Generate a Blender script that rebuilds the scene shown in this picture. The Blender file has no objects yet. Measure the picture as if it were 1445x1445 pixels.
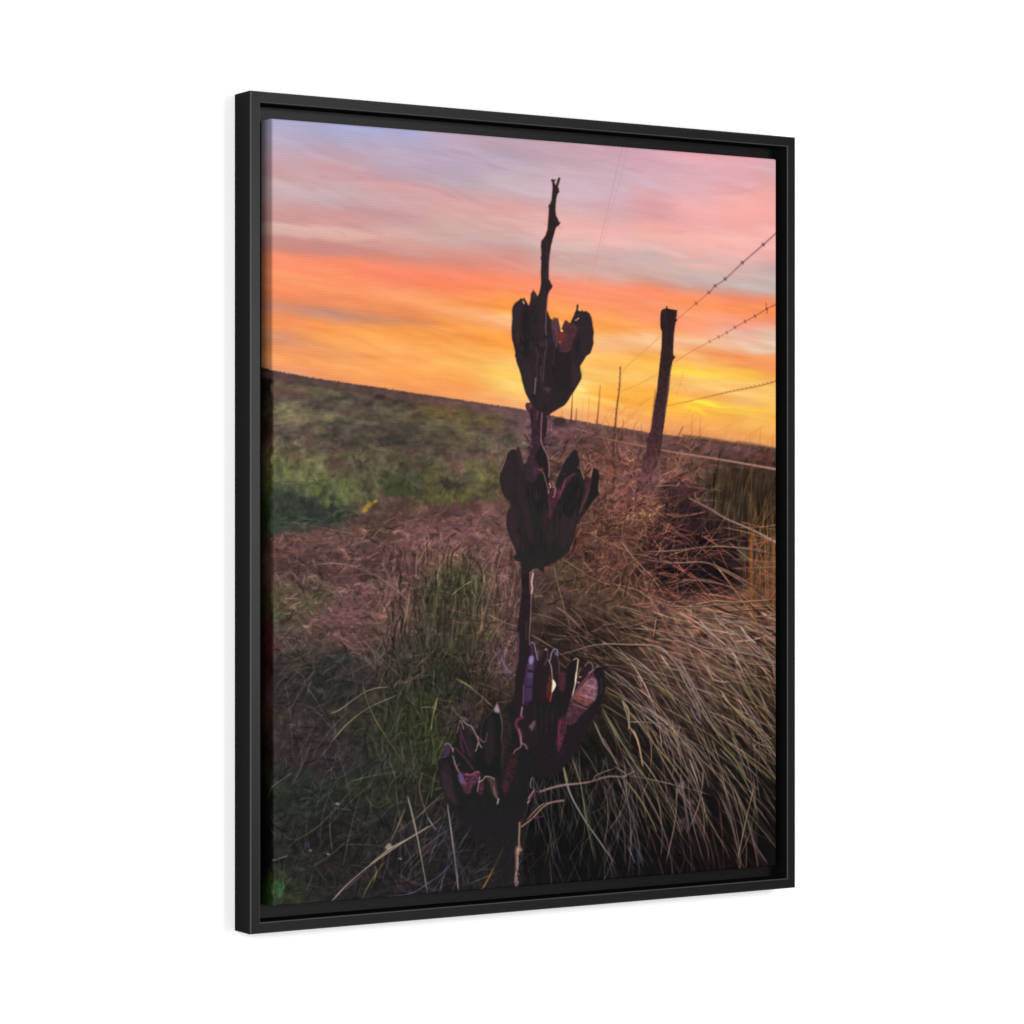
import bpy, math
import numpy as np

# ------------------------------------------------------------ camera, world, light
IN = 0.0254                       # everything was measured in inches
scene = bpy.context.scene
# canvas coordinates: u right, v up, n out of the wall, origin at the centre of
# the canvas front; world X = u, Z = v, Y = -n
CAM_F, CAM_TH, CAM_TX, CAM_TZ, CAM_CY = 4093.69, .559101, .705267, 77.8199, 723.208
cu = -(CAM_TX*math.cos(CAM_TH)+CAM_TZ*math.sin(CAM_TH))
cn = -CAM_TX*math.sin(CAM_TH)+CAM_TZ*math.cos(CAM_TH)
cam_d = bpy.data.cameras.new('camera')
cam = bpy.data.objects.new('camera', cam_d)
scene.collection.objects.link(cam)
cam.location = (cu*IN, -cn*IN, 0)
cam.rotation_euler = (math.pi/2, 0, -CAM_TH)
cam_d.sensor_width = 36
cam_d.lens = CAM_F/1445*36
cam_d.shift_y = (CAM_CY-722.5)/1445
cam_d.clip_start = .05; cam_d.clip_end = 100
scene.camera = cam

world = bpy.data.worlds.new('World'); scene.world = world
world.use_nodes = True
bg = world.node_tree.nodes['Background']
bg.inputs['Color'].default_value = (1, 1, 1, 1)
bg.inputs['Strength'].default_value = .62

def area(name, loc, target, sx, sy, power):
    l = bpy.data.lights.new(name, 'AREA'); l.shape = 'RECTANGLE'
    l.size = sx; l.size_y = sy; l.energy = power
    o = bpy.data.objects.new(name, l); scene.collection.objects.link(o)
    o.location = loc
    d = np.array(target, float)-np.array(loc, float)
    from mathutils import Vector
    o.rotation_euler = Vector(d).to_track_quat('-Z', 'Y').to_euler()
    return o
area('softbox', (-1.6, -1.9, .12), (0, 0, 0), 1.4, 1.5, 62)
area('panel', (.58, -1.74, .12), (-.05, 0, 0), .50, .85, 25)

vs = scene.view_settings
vs.view_transform = 'Standard'; vs.look = 'None'; vs.gamma = 1; vs.exposure = 0
vs.use_curve_mapping = False

# ------------------------------------------------------------ helpers
def mat(name, color, rough, spec=.5):
    m = bpy.data.materials.new(name); m.use_nodes = True
    b = m.node_tree.nodes['Principled BSDF']
    b.inputs['Base Color'].default_value = (*color, 1)
    b.inputs['Roughness'].default_value = rough
    b.inputs['Specular IOR Level'].default_value = spec
    return m

def mesh_obj(name, verts, faces, m, parent=None, smooth=False):
    me = bpy.data.meshes.new(name)
    me.from_pydata([(u*IN, -n*IN, v*IN) for u, v, n in verts], [], faces)
    me.materials.append(m); me.update()
    if smooth: me.polygons.foreach_set('use_smooth', [True]*len(me.polygons))
    o = bpy.data.objects.new(name, me); scene.collection.objects.link(o)
    o.parent = parent
    return o

def sweep_frame(profile):
    """closed profile (inset from the outer edge, n) swept round the rectangle with mitred corners"""
    V = []; F = []
    k = len(profile)
    for sx, sy in ((-1, -1), (1, -1), (1, 1), (-1, 1)):
        for d, n in profile:
            V.append((sx*(FW/2-d), sy*(FH/2-d), n))
    for c in range(4):
        for i in range(k):
            a = c*k+i; b = c*k+(i+1) % k; e = ((c+1) % 4)*k
            F.append((a, e+i, e+(i+1) % k, b))
    return V, F

# ------------------------------------------------------------ the wall
FW, FH, FT, NF, FD, FL = 17.2833, 21.3062, .2875, .03, .8694, .6473
wall_m = bpy.data.materials.new('white_wall_paint'); wall_m.use_nodes = True
nt = wall_m.node_tree; pb = nt.nodes['Principled BSDF']
pb.inputs['Base Color'].default_value = (.72, .72, .72, 1); pb.inputs['Roughness'].default_value = .9
pb.inputs['Specular IOR Level'].default_value = .2
nz = nt.nodes.new('ShaderNodeTexNoise'); nz.inputs['Scale'].default_value = 180
bp = nt.nodes.new('ShaderNodeBump'); bp.inputs['Strength'].default_value = .04; bp.inputs['Distance'].default_value = .001
nt.links.new(nz.outputs['Fac'], bp.inputs['Height']); nt.links.new(bp.outputs['Normal'], pb.inputs['Normal'])
WN = NF-FD-.02
wall = mesh_obj('wall', [(-110, -90, WN), (110, -90, WN), (110, 90, WN), (-110, 90, WN),
                         (-110, -90, WN-4), (110, -90, WN-4), (110, 90, WN-4), (-110, 90, WN-4)],
                [(0, 1, 2, 3), (7, 6, 5, 4), (0, 4, 5, 1), (1, 5, 6, 2), (2, 6, 7, 3), (3, 7, 4, 0)], wall_m)
wall['kind'] = 'structure'

# ------------------------------------------------------------ the frame
def lacquer(name, base, sheen, rough):
    # black satin lacquer: a matt base plus a faint even sheen
    m = bpy.data.materials.new(name); m.use_nodes = True
    nt = m.node_tree; nt.nodes.remove(nt.nodes['Principled BSDF'])
    out = nt.nodes['Material Output']
    di = nt.nodes.new('ShaderNodeBsdfDiffuse'); gl = nt.nodes.new('ShaderNodeBsdfGlossy'); ad = nt.nodes.new('ShaderNodeAddShader')
    gl.inputs['Color'].default_value = (sheen, sheen, sheen, 1)
    tc = nt.nodes.new('ShaderNodeTexCoord')
    nz = nt.nodes.new('ShaderNodeTexNoise'); nz.inputs['Scale'].default_value = 90; nz.inputs['Detail'].default_value = 5
    nt.links.new(tc.outputs['Object'], nz.inputs['Vector'])
    mr = nt.nodes.new('ShaderNodeMapRange'); mr.inputs['To Min'].default_value = rough-.03; mr.inputs['To Max'].default_value = rough+.03
    nt.links.new(nz.outputs['Fac'], mr.inputs['Value']); nt.links.new(mr.outputs['Result'], gl.inputs['Roughness'])
    cr = nt.nodes.new('ShaderNodeMapRange'); cr.inputs['To Min'].default_value = base*.8; cr.inputs['To Max'].default_value = base*1.2
    nt.links.new(nz.outputs['Fac'], cr.inputs['Value'])
    cb = nt.nodes.new('ShaderNodeCombineColor')
    for k in ('Red', 'Green', 'Blue'): nt.links.new(cr.outputs['Result'], cb.inputs[k])
    nt.links.new(cb.outputs['Color'], di.inputs['Color'])
    nt.links.new(di.outputs[0], ad.inputs[0]); nt.links.new(gl.outputs[0], ad.inputs[1])
    nt.links.new(ad.outputs[0], out.inputs['Surface'])
    return m
frame_m = lacquer('black_lacquered_wood', .0046, .0066, .34)
edge_m = lacquer('lacquer_edge_highlight', .022, .02, .4)  # greyer lacquer for the bevels: edge glint put into the colour

root = bpy.data.objects.new('framed_canvas', None); scene.collection.objects.link(root)
root.empty_display_size = .1
root.location = (0, -WN*IN, -FH/2*IN)      # at the foot of the frame, on the wall
root['label'] = 'canvas print of a dried seed stalk at orange sunset, in thin black frame'
root['category'] = 'framed picture'
INV = root.location.copy()

def part(o):
    o.parent = root
    o.location = -INV
    return o

bv = .028
prof = [(0, NF-FD), (0, NF-bv), (bv*.3, NF-bv*.3), (bv, NF), (FT-bv, NF), (FT-bv*.3, NF-bv*.3), (FT, NF-bv), (FT, NF-FD)]
V, F = sweep_frame(prof)
fr = part(mesh_obj('frame', V, F, frame_m))
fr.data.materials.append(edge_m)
for p in fr.data.polygons:                 # arrises coloured greyer to imitate an edge highlight
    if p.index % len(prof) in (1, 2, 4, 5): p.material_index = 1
led = [(FT+.0, NF-FL), (1.35, NF-FL), (1.35, NF-FD), (FT+.0, NF-FD)]
V, F = sweep_frame([(FT+.002, NF-FL), (1.35, NF-FL), (1.35, NF-FD+.01), (FT+.002, NF-FD+.01)])
lg = part(mesh_obj('inner_ledge', V, F, frame_m))

# ---------------------------------------------------------------- the print
# The picture printed on the canvas is painted here stroke by stroke into an
# array (coordinates: the 1445-pixel tracing grid), later carried by the
# canvas mesh as a colour attribute. Front sheen is painted in, lifting the blacks.
X0, Y0, X1, Y1, S = 352.0, 156.0, 1104.0, 1292.0, 1.5
BW, BH = int((X1-X0)*S), int((Y1-Y0)*S)
rng = np.random.RandomState(11)

def hx(h):
    return np.array([int(h[i:i+2], 16) for i in (0, 2, 4)], dtype=np.float64)/255.0

def vnoise(nx, ny, seed, w=None, h=None):
    """smooth value noise with nx by ny cells over the buffer"""
    w = w or BW; h = h or BH
    r = np.random.RandomState(seed)
    g = r.rand(ny+3, nx+3)
    ys = np.linspace(0, ny, h); xs = np.linspace(0, nx, w)
    yi = ys.astype(int); xi = xs.astype(int)
    fy = ys-yi; fx = xs-xi
    fy = fy*fy*(3-2*fy); fx = fx*fx*(3-2*fx)
    a = g[yi][:, xi]; b = g[yi][:, xi+1]; c = g[yi+1][:, xi]; d = g[yi+1][:, xi+1]
    fx = fx[None, :]; fy = fy[:, None]
    return (a*(1-fx)+b*fx)*(1-fy)+(c*(1-fx)+d*fx)*fy

PX = X0+(np.arange(BW)+.5)/S
PY = Y0+(np.arange(BH)+.5)/S
GX, GY = np.meshgrid(PX, PY)
IMG = np.zeros((BH, BW, 3))

def horizon(x):
    return np.interp(x, [352, 384, 440, 520, 600, 680, 735, 790, 850, 930, 1010, 1060, 1104],
                     [516, 523, 533.5, 545.5, 557.5, 569.5, 577.5, 589.5, 599.5, 613, 622, 628.5, 634.5])

SKY = {
390: "170B1AED2 188B5ABC6 209BFA7B6 229C8A0A8 244C99FA3 260CFB0B4 270CBB0B5 283CC9F9F 298D09A98 311CC9795 317DFB5A9 326D9AFA6 334CC8E86 344C98981 353D58A78 361FB8F6C 378FF9468 390FB9A65 406FB8C5C 421E88B62 431D08A70 442F09060 454FA9458 470E08F66 477D78F6E 490F29A60 506FFA560 518F59A66 526E59B72",
470: "175ABA9D0 191ABA8C8 203B5A4BB 214C09FAE 229CC9EA3 242CD9FA6 255CCA7AB 267C9AFB3 283C6A5AA 296CC9696 306CF9492 316D8A09A 326E0B0A6 337DDA79C 344C88A84 355CD8A80 365F58A68 380FE8E66 395FA8F60 408FB9660 419F28A5A 431F08C5C 442C08670 449D28A68 460FB9850 475FBA050 490FBA55C 503F09A5E 518FBA45C 535F0955A",
560: "185ABABD2 198B2A9C6 216BFA9BD 234BBA3B3 247C09CA8 260DA9FA1 272CFA4A7 288D1A4A5 303CA9698 316CDA09D 329D9AEA6 342D9A198 354CE9189 365DA8572 377FF8C6A 390FA8462 406FD9064 416FC9C6C 429FA9A5C 442F08F56 454D88C5E 462F59848 475FF9F48 490FBA658 506FB9E52 521FCA450 545F79C58",
650: "194C1A5BB 211BDA6BC 229B9A4BA 244B7A2B1 262BEA8B0 275D3A3A5 290DCA6A2 303D9A7A2 316D5AEA8 329CDA8A4 344CFA29C 357DB9488 370D9897A 383F28A70 395FF8460 408FA8455 421FC9458 431FB9A54 442FFB070 449FCA864 462FA9E4C 475FB9A44 490FFAE55 503FBA84C 515FFB860 531FFA650 546FCA058 559F7A25E",
715: "206BDA2B2 221B8A2B4 237C0ABB9 252C8AFBA 267CCB2BA 280D3A9AC 298DD9F9D 313DFAEA6 329D4AAA6 342CBA8A3 354D0938B 370E09080 383ED9078 395FF8C68 411FC8E5A 426FF9648 439FF9D3C 449FFBC78 460FFB880 470FFA050 480FF9C38 495FFA94C 511FFCB6C 526FFC858 535FFD870 551FFC868 566F8A86A",
800: "205C9A0AE 228C4A4B0 241D0B0BB 256CDB0BC 277D3B2BC 292D5B0B4 308E6B0AC 326F0B2AA 341E8B7AE 354D5B3AD 367C8A6A2 379D4AAA2 390E8A08E 402FF9170 420FF9468 436FF9858 451FF9A48 466FFA040 480FFB068 495FFC070 515FFC060 530FFD880 548FFD878 565FFC868 582F8AE70",
860: "207CFA0B0 233CDA8B4 251CFAFBB 272D3AEBB 292D8A9B0 310E2AEAE 328F2B4AE 343EEB6AE 356D2AFAB 369CFABA7 382D5AAA1 395E69A86 407FF8C66 425FF9266 441FF9660 456FB9C4C 466FBA24C 479FFC184 492FBBB80 505FDB458 515FFB654 525FFCB66 541FFBE55 559FFA638 574FFB454 587FBA860",
920: "212D9A6B4 241D8ABB6 262DDAFB9 282E0A4AA 300DC9EA2 315EFA7A0 333F4B6AC 349E2BBB5 361CFB0AD 377D2B2AC 390D2A59B 402E08F78 415FF8A62 431FD9262 449FF9668 464F99650 477FFC38C 490FFC690 505FFB24C 520FFC250 536FFC360 554FFB040 570FFA838 590FCAC58 605F0A060",
980: "216EBA6AE 228E8ABB4 249DEACB8 272E6AEB6 292F4AEAC 313F0A9A6 333F8B4AC 349F4B4AC 361E6B2AA 372ECB6A8 385CEB2AC 400C9ABA6 410E09A88 420FF9068 433FC8F54 451FFA070 461FF9A70 472F9A078 482FAC7A0 495FCA868 510FFB060 523FFD850 533FFC868 548FFC070 559FFB450 566FFD840 579FFC040 592FBAA50 607F49E58 618D68A58",
1050: "219F0A6AE 236E5ABB6 256E8AEB4 274F5ACA8 297FCAFA6 318F6A8A2 338F8B6AE 356F6B4AC 374E0B2AC 387CFACA8 402CBB4AE 415D3A294 425F09070 436FF9058 446FB9058 459FB9A80 472E8B09A 484EFC8AC 495F0B890 502FF9C5C 515FBA058 528FFC440 541FBBE68 554FFC068 566F8B868 577FFC850 587F8B050 602F5A850 615F0A055 625E59A60",
1090: "226E0AEBA 246DFABB0 267EFA8A4 285F8AAA2 305F8AAA4 326F8B2AC 349F6B2AA 369E0A8A4 384C9A8A6 400C6B4B0 410C4B0AA 420D89A88 431FF9060 446FF8C50 456F49878 469DEB49C 482E6C6B0 495E4C0A4 502F89C60 518FF9E60 528FFA84C 538F0B060 554FFC468 577FDC058 592F8AC50 607F5A850 623F0A050 630E09860"}
SH = .135
def paint_sky():
    """column profiles, interpolated along the tilted cloud bands"""
    cols = sorted(SKY)
    wy = (vnoise(6, 12, 3)-.5)*8+(vnoise(16, 46, 4)-.5)*5+(vnoise(40, 110, 8)-.5)*3
    T = GY-SH*(GX-384)+wy
    layers = []
    for c in cols:
        ent = SKY[c].split()
        ys = np.array([float(e[:3]) for e in ent])-SH*(c-384)
        cc = np.array([hx(e[3:]) for e in ent])
        layers.append(np.stack([np.interp(T, ys, cc[:, k]) for k in range(3)], -1))
    out = np.zeros_like(IMG)
    xc = np.clip(GX, cols[0], cols[-1])
    for i in range(len(cols)-1):
        a, b = cols[i], cols[i+1]
        m = (xc >= a) & (xc <= b)
        f = ((xc-a)/(b-a))[..., None]; f = f*f*(3-2*f)
        out[m] = (layers[i]*(1-f)+layers[i+1]*f)[m]
    # fine streaks running with the bands
    def streak(nx, ny, seed, sh):
        n = vnoise(nx, ny, seed)
        yy = np.clip(((GY-sh*(GX-384)-Y0+60)*S*.9).astype(int), 0, BH-1)
        xx = np.clip(((GX-X0)*S).astype(int), 0, BW-1)
        return n[yy, xx]-.5
    st = streak(9, 110, 5, .21)*.6+streak(22, 200, 6, .16)*.55+streak(7, 60, 7, .27)*.6+streak(30, 90, 9, .1)*.3+streak(14, 420, 10, .19)*.22+streak(60, 300, 12, .15)*.12
    low = np.clip((GY-330)/120, .35, 1.)
    out *= 1+(st*low*.13)[..., None]*np.array([.45, 1.0, 1.35])
    lum = (out @ np.array([.35, .5, .15]))[..., None]
    return np.clip(lum+(out-lum)*.95, 0, 1)

GROUND = """391,531,574048 442,538,553D45 493,550,4F3B3F 544,555,4E3A3C 595,565,51403C 647,574,54443F 698,579,5E4448 731,587,6B4C55
416,549,5A5540 467,555,5C5840 560,563,4F4A3A 608,574,5E5238 634,583,62542C 685,587,574A38 398,559,4A3B3A 442,566,4E4A42 493,574,4F4E42
544,577,50493C 595,592,545240 647,602,55523C 698,610,514A3C 403,582,6C6A50 442,587,565448 480,595,524E44 403,613,4E4843 429,625,5A4A42
467,618,4E4A40 519,607,4A4640 557,618,403E39 493,628,45413D 595,628,4A443A 647,633,47423A 685,630,5E5650 396,643,66684E 442,646,5C5C46
429,666,5E6840 462,679,66704A 398,664,56623F 390,694,3F4C44 421,697,4E5B3E 480,705,505A38 416,718,374238 454,720,2F3A33 395,730,36403E
455,738,343835 493,654,53523F 519,654,525240 506,679,4C5038 544,674,4E5038 565,684,38422E 583,654,454436 621,666,5A5A3C 595,689,42313A
641,687,33332E 685,677,565538 698,664,534E38 659,700,4C4A30 595,702,545432 621,705,545230 659,648,644748 698,646,5F4644 519,725,4F4236
557,705,6A4A48 544,743,3C3830 544,723,513C3A 583,725,5D3F42 621,730,62434A 672,730,64484A 711,720,6C4C48 634,718,4C363A 647,756,64434C
698,756,5F4448 595,756,63444A 506,756,5E4A45 403,759,5C443F 442,756,654A46 429,777,46363A 467,771,604644 493,784,40343A 531,787,4A383A
570,777,6E4C4C 621,782,6E4E4A 672,782,5A3E42 711,782,644644 403,797,3F3336 455,807,43353A 416,820,4C4440 565,805,352B2C 544,805,4E4A3C
621,807,404230 659,815,404630 608,833,343528 647,840,363A28 506,823,5E464A 480,840,664B52 531,833,5E4648 442,840,434838 403,846,454A3C
698,833,5E4444 723,833,684848 398,865,484A38 467,870,5C444C 498,881,60434F 544,870,5A4844 557,901,37332F 595,876,3D3A30 634,876,3E382E
667,888,3D4028 711,870,604440 723,888,5C4040 398,906,524240 455,911,463E3A 506,911,4C3E40 429,934,3E3834 480,934,3C3A36 531,927,443C36
570,934,3A3A38 621,927,303226 698,927,4F3C3E 723,934,553F44 403,965,303036 455,965,2E2E34 506,965,37322F 570,973,34322F 621,965,282A22
685,965,342C26 403,998,3B3634 455,1009,343830 498,1009,3A3A32 544,1004,34362C 583,1009,303820 608,1024,333E20 634,1009,372F34 685,993,30281E
403,1037,443A3C 455,1045,393038 467,1073,332C38 506,1045,2F3330 544,1055,303628 583,1050,2F3824 608,1080,2A321E 403,1080,363036 442,1073,352E34
519,1080,2F3330 411,1114,28362C 455,1119,2A372C 506,1114,2C3426 570,1106,353A30 531,1132,2A332A 595,1119,302A2A 403,1157,2B3631 506,1147,2A2A32
455,1170,262626 403,1196,2A2A30 519,1183,282828 570,1170,2C2A2E 621,1196,2A2630 672,1183,221F22 647,1144,1F1F1F 647,1214,26242C 400,1230,2A2D2C
440,1250,29262A 500,1245,28262A 580,1240,29262C 650,1235,24222C 390,1266,2F4428 400,1262,33482E
807,602,6B4A4C 845,610,5E423E 896,607,644446 960,620,664644 1012,628,67484A 1063,636,5C3E40 1083,646,3F2B24 986,643,523A34 781,615,5A3E44
820,628,57403E 845,628,5A4236 884,643,6E4A42 948,654,6C4840 986,664,5F4638 1024,666,4A3A2E 1063,666,3A2A20 1088,666,3A2A22 858,666,6C463C
909,679,66424A 960,684,5C3C3A 1012,692,4A4034 1050,692,382C22 1081,695,302418 845,705,60403A 896,718,724A3E 948,712,3A2524 986,718,382428
1024,718,3A3028 1063,718,2E2218 1088,725,382A1E 832,743,5C3C34 884,743,54362E 935,756,402826 973,743,38242A 1024,746,302020 1063,751,3A2A20
1088,756,4A3426 820,777,583A32 871,782,64403A 922,782,3C2624 973,794,2C1C1E 1024,789,301E1E 1058,782,4A3A28 1088,782,6A4A30 807,807,4E3C30
858,807,50382E 909,807,3C2A24 948,812,221618 999,812,261A1A 1050,812,4A3626 1088,807,5E4230 781,838,4A3830 845,840,4C382E 909,840,5A4034
960,853,684840 1012,853,604638 1063,851,66482F 1088,851,5A3E2C 781,865,3E2E28 832,865,443429 884,876,5A4236 935,876,6A4A3E 986,870,7A5844
1037,876,705040 1083,870,6A4632 781,896,2A2220 832,901,33281F 884,901,48382A 935,906,5C4038 986,901,6B4C3E 1037,901,6C5244 1083,906,5C3C2E
871,940,3C2E26 922,940,4C3A30 973,940,5E443C 1024,940,60483A 1076,940,584034 871,978,3A2E28 922,978,443630 973,978,58443C 1024,978,4C3C2C
1076,973,42301F 853,1016,2A241C 896,1016,342B26 948,1016,3C302A 999,1016,4A3C30 1050,1009,46362A 1088,1016,38281C 832,1055,20201A 884,1055,231E1A
935,1055,2C2420 986,1055,30281E 1024,1068,25301A 1076,1055,2E261A 807,1093,1E1D1B 858,1106,1C1A19 935,1101,251D1C 986,1106,241C18
1037,1106,22201A 1088,1101,1F1A14 807,1144,171717 871,1144,161616 935,1144,1C1618 986,1144,1E1416 1037,1144,161412 1088,1144,141210
807,1196,171616 884,1196,161517 960,1196,1C1214 1024,1196,1E1010 1088,1196,1A1010 900,1235,1A1416 1050,1215,241010 750,1240,1E1B20
760,700,50383A 760,850,463834 760,950,2A2020 740,1050,1E1A1C 740,1150,1A1819 700,1200,201C20 860,640,6A4640 800,660,60423C 800,720,5A3E38
372,545,1A100C 372,575,2A2412 372,600,20160E 372,618,3A1C18 372,640,3A3216 372,665,403C14 372,690,2E3410 372,715,202808 372,740,202A0C
372,765,2A1A12 372,790,3A2218 372,820,341C1A 372,850,202008 372,880,2A0E10 372,910,340E12 372,940,240A0C 372,970,2A0E0E 372,1000,2E160C
372,1030,26140C 372,1060,140C06 372,1090,1A1408 372,1120,0A1206 372,1150,041006 372,1180,060A04 372,1210,0C080A 372,1240,0E0A0C 372,1262,183008"""
def paint_ground():
    step = 4
    gx = X0+np.arange(0, BW, step)/S; gy = Y0+np.arange(0, BH, step)/S
    mx, my = np.meshgrid(gx, gy)
    wx = (vnoise(26, 40, 20, len(gx), len(gy))-.5)*34; wy = (vnoise(26, 40, 21, len(gx), len(gy))-.5)*22
    mx2, my2 = mx+wx, my+wy
    num = np.zeros(mx.shape+(3,)); den = np.full(mx.shape, 1e-9)
    for e in GROUND.split():
        x, y, h = e.split(','); x = float(x); y = float(y)
        side = x < 384  # wrapped left side: its shade is already mixed into these colours
        sx, sy = (7., 16.) if side else (23., 13.+max(0, (y-620))*.03)
        d = ((mx2-x)/sx)**2+((my2-y)/sy)**2
        w = np.exp(-d*.75)
        w = w*((mx < 384.4) == side)
        num += w[..., None]*hx(h); den += w
        den += 0
    lo = num/den[..., None]
    bad = den < 1e-7
    # fill holes from neighbours
    for _ in range(60):
        if not bad.any(): break
        for sh in ((0, 1), (0, -1), (1, 0), (-1, 0)):
            r = np.roll(lo, sh, (0, 1)); rb = np.roll(bad, sh, (0, 1))
            m = bad & ~rb
            lo[m] = r[m]; bad = bad & ~m
    yi = np.clip(np.arange(BH)/step, 0, len(gy)-1.001); xi = np.clip(np.arange(BW)/step, 0, len(gx)-1.001)
    a = yi.astype(int); b = xi.astype(int); fy = (yi-a)[:, None, None]; fx = (xi-b)[None, :, None]
    up = (lo[a][:, b]*(1-fx)+lo[a][:, b+1]*fx)*(1-fy)+(lo[a+1][:, b]*(1-fx)+lo[a+1][:, b+1]*fx)*fy
    # mottling: small near the horizon, larger and softer below
    n1 = vnoise(80, 260, 30)-.5; n2 = vnoise(150, 330, 31)-.5; n3 = vnoise(330, 560, 32)-.5; n4 = vnoise(45, 90, 33)-.5
    far = np.clip(1-(GY-540)/200, 0, 1)
    n = n1*(.16+.16*far)+n2*.16+n4*.34
    up = up*(1+n[..., None]*1.0)
    n5 = vnoise(420, 190, 35)-.5; n6 = vnoise(560, 820, 36)-.5; n7 = vnoise(120, 150, 37)-.5
    near_ = np.clip((GY-600)/200, 0, 1)
    up *= (1+n5*.05*near_+np.sign(n7)*np.abs(n7*2)**1.5*.14)[..., None]
    hue = (vnoise(50, 110, 34)-.5)*.07
    up[..., 0] *= 1+hue; up[..., 1] *= 1-hue*.8
    lum = up @ np.array([.35, .5, .15])
    up += (lum[..., None]-up)*.2
    return np.clip(up, 0, 1)

# ---- strokes and shapes
def smooth(pts, n=6, closed=False):
    """Catmull-Rom through the points"""
    p = np.asarray(pts, float)
    if len(p) < 3: 
        t = np.linspace(0, 1, n*2)[:, None]
        return p[0]*(1-t)+p[-1]*t
    q = np.vstack([p[-1:], p, p[:2]]) if closed else np.vstack([2*p[:1]-p[1:2], p, 2*p[-1:]-p[-2:-1]])
    out = []
    m = len(p) if closed else len(p)-1
    for i in range(m):
        p0, p1, p2, p3 = q[i], q[i+1], q[i+2], q[i+3]
        t = np.linspace(0, 1, n, endpoint=False)[:, None]
        out.append(.5*((2*p1)+(-p0+p2)*t+(2*p0-5*p1+4*p2-p3)*t*t+(-p0+3*p1-3*p2+p3)*t**3))
    r = np.vstack(out)
    return r if closed else np.vstack([r, p[-1:]])

def line(pts, w, col, a=1., soft=.6, n=6, w2=None, col2=None, raw=False, taper2=False, vary=0.):
    """tapered stroke; w = width in px at the start, w2 at the end"""
    if isinstance(col, str): col = hx(col)
    if isinstance(col2, str): col2 = hx(col2)
    p = np.asarray(pts, float) if raw else smooth(pts, n)
    w2 = w if w2 is None else w2
    pad = max(w, w2)+soft*2+1
    x0 = max(0, int((p[:, 0].min()-pad-X0)*S)); x1 = min(BW, int((p[:, 0].max()+pad-X0)*S)+2)
    y0 = max(0, int((p[:, 1].min()-pad-Y0)*S)); y1 = min(BH, int((p[:, 1].max()+pad-Y0)*S)+2)
    if x1 <= x0 or y1 <= y0: return
    # work segment by segment, keep the largest coverage
    cov = np.zeros((y1-y0, x1-x0)); tt = np.zeros_like(cov)
    m = len(p)-1
    for i in range(m):
        ax, ay = p[i]; bx, by = p[i+1]
        u0 = max(x0, int((min(ax, bx)-pad-X0)*S)); u1 = min(x1, int((max(ax, bx)+pad-X0)*S)+2)
        v0 = max(y0, int((min(ay, by)-pad-Y0)*S)); v1 = min(y1, int((max(ay, by)+pad-Y0)*S)+2)
        if u1 <= u0 or v1 <= v0: continue
        gx = PX[u0:u1][None, :]; gy = PY[v0:v1][:, None]
        dx, dy = bx-ax, by-ay; L = dx*dx+dy*dy+1e-9
        t = np.clip(((gx-ax)*dx+(gy-ay)*dy)/L, 0, 1)
        d = np.hypot(gx-ax-t*dx, gy-ay-t*dy)
        s = (i+t)/m
        ww = (w+(w2-w)*s)*.5
        if taper2: ww = ww*np.clip(np.minimum(s, 1-s)*7+.3, 0, 1)
        c = np.clip((ww+soft*.5-d)/soft, 0, 1)*np.clip(ww/.33, .0, 1)
        sub = cov[v0-y0:v1-y0, u0-x0:u1-x0]; st = tt[v0-y0:v1-y0, u0-x0:u1-x0]
        k = c > sub
        sub[k] = c[k]; st[k] = (s+0*c)[k]
    if vary:
        ph = rng.rand()*6.28
        cov = cov*(1-vary*(.5+.5*np.sin(tt*(5+m*.25)+ph)))
    c = (cov*a)[..., None]
    C = col if col2 is None else col*(1-tt[..., None])+col2*tt[..., None]
    R = IMG[y0:y1, x0:x1]
    IMG[y0:y1, x0:x1] = R*(1-c)+C*c

def blur(m, r):
    r = int(round(r))
    if r < 1: return m
    for _ in range(2):
        for ax in (0, 1):
            pad = [(0, 0), (0, 0)]; pad[ax] = (r+1, r)
            cs = np.cumsum(np.pad(m, pad, mode='edge'), axis=ax)
            n = m.shape[ax]
            m = (np.take(cs, range(2*r+1, 2*r+1+n), ax)-np.take(cs, range(0, n), ax))/(2*r+1)
    return m

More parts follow.
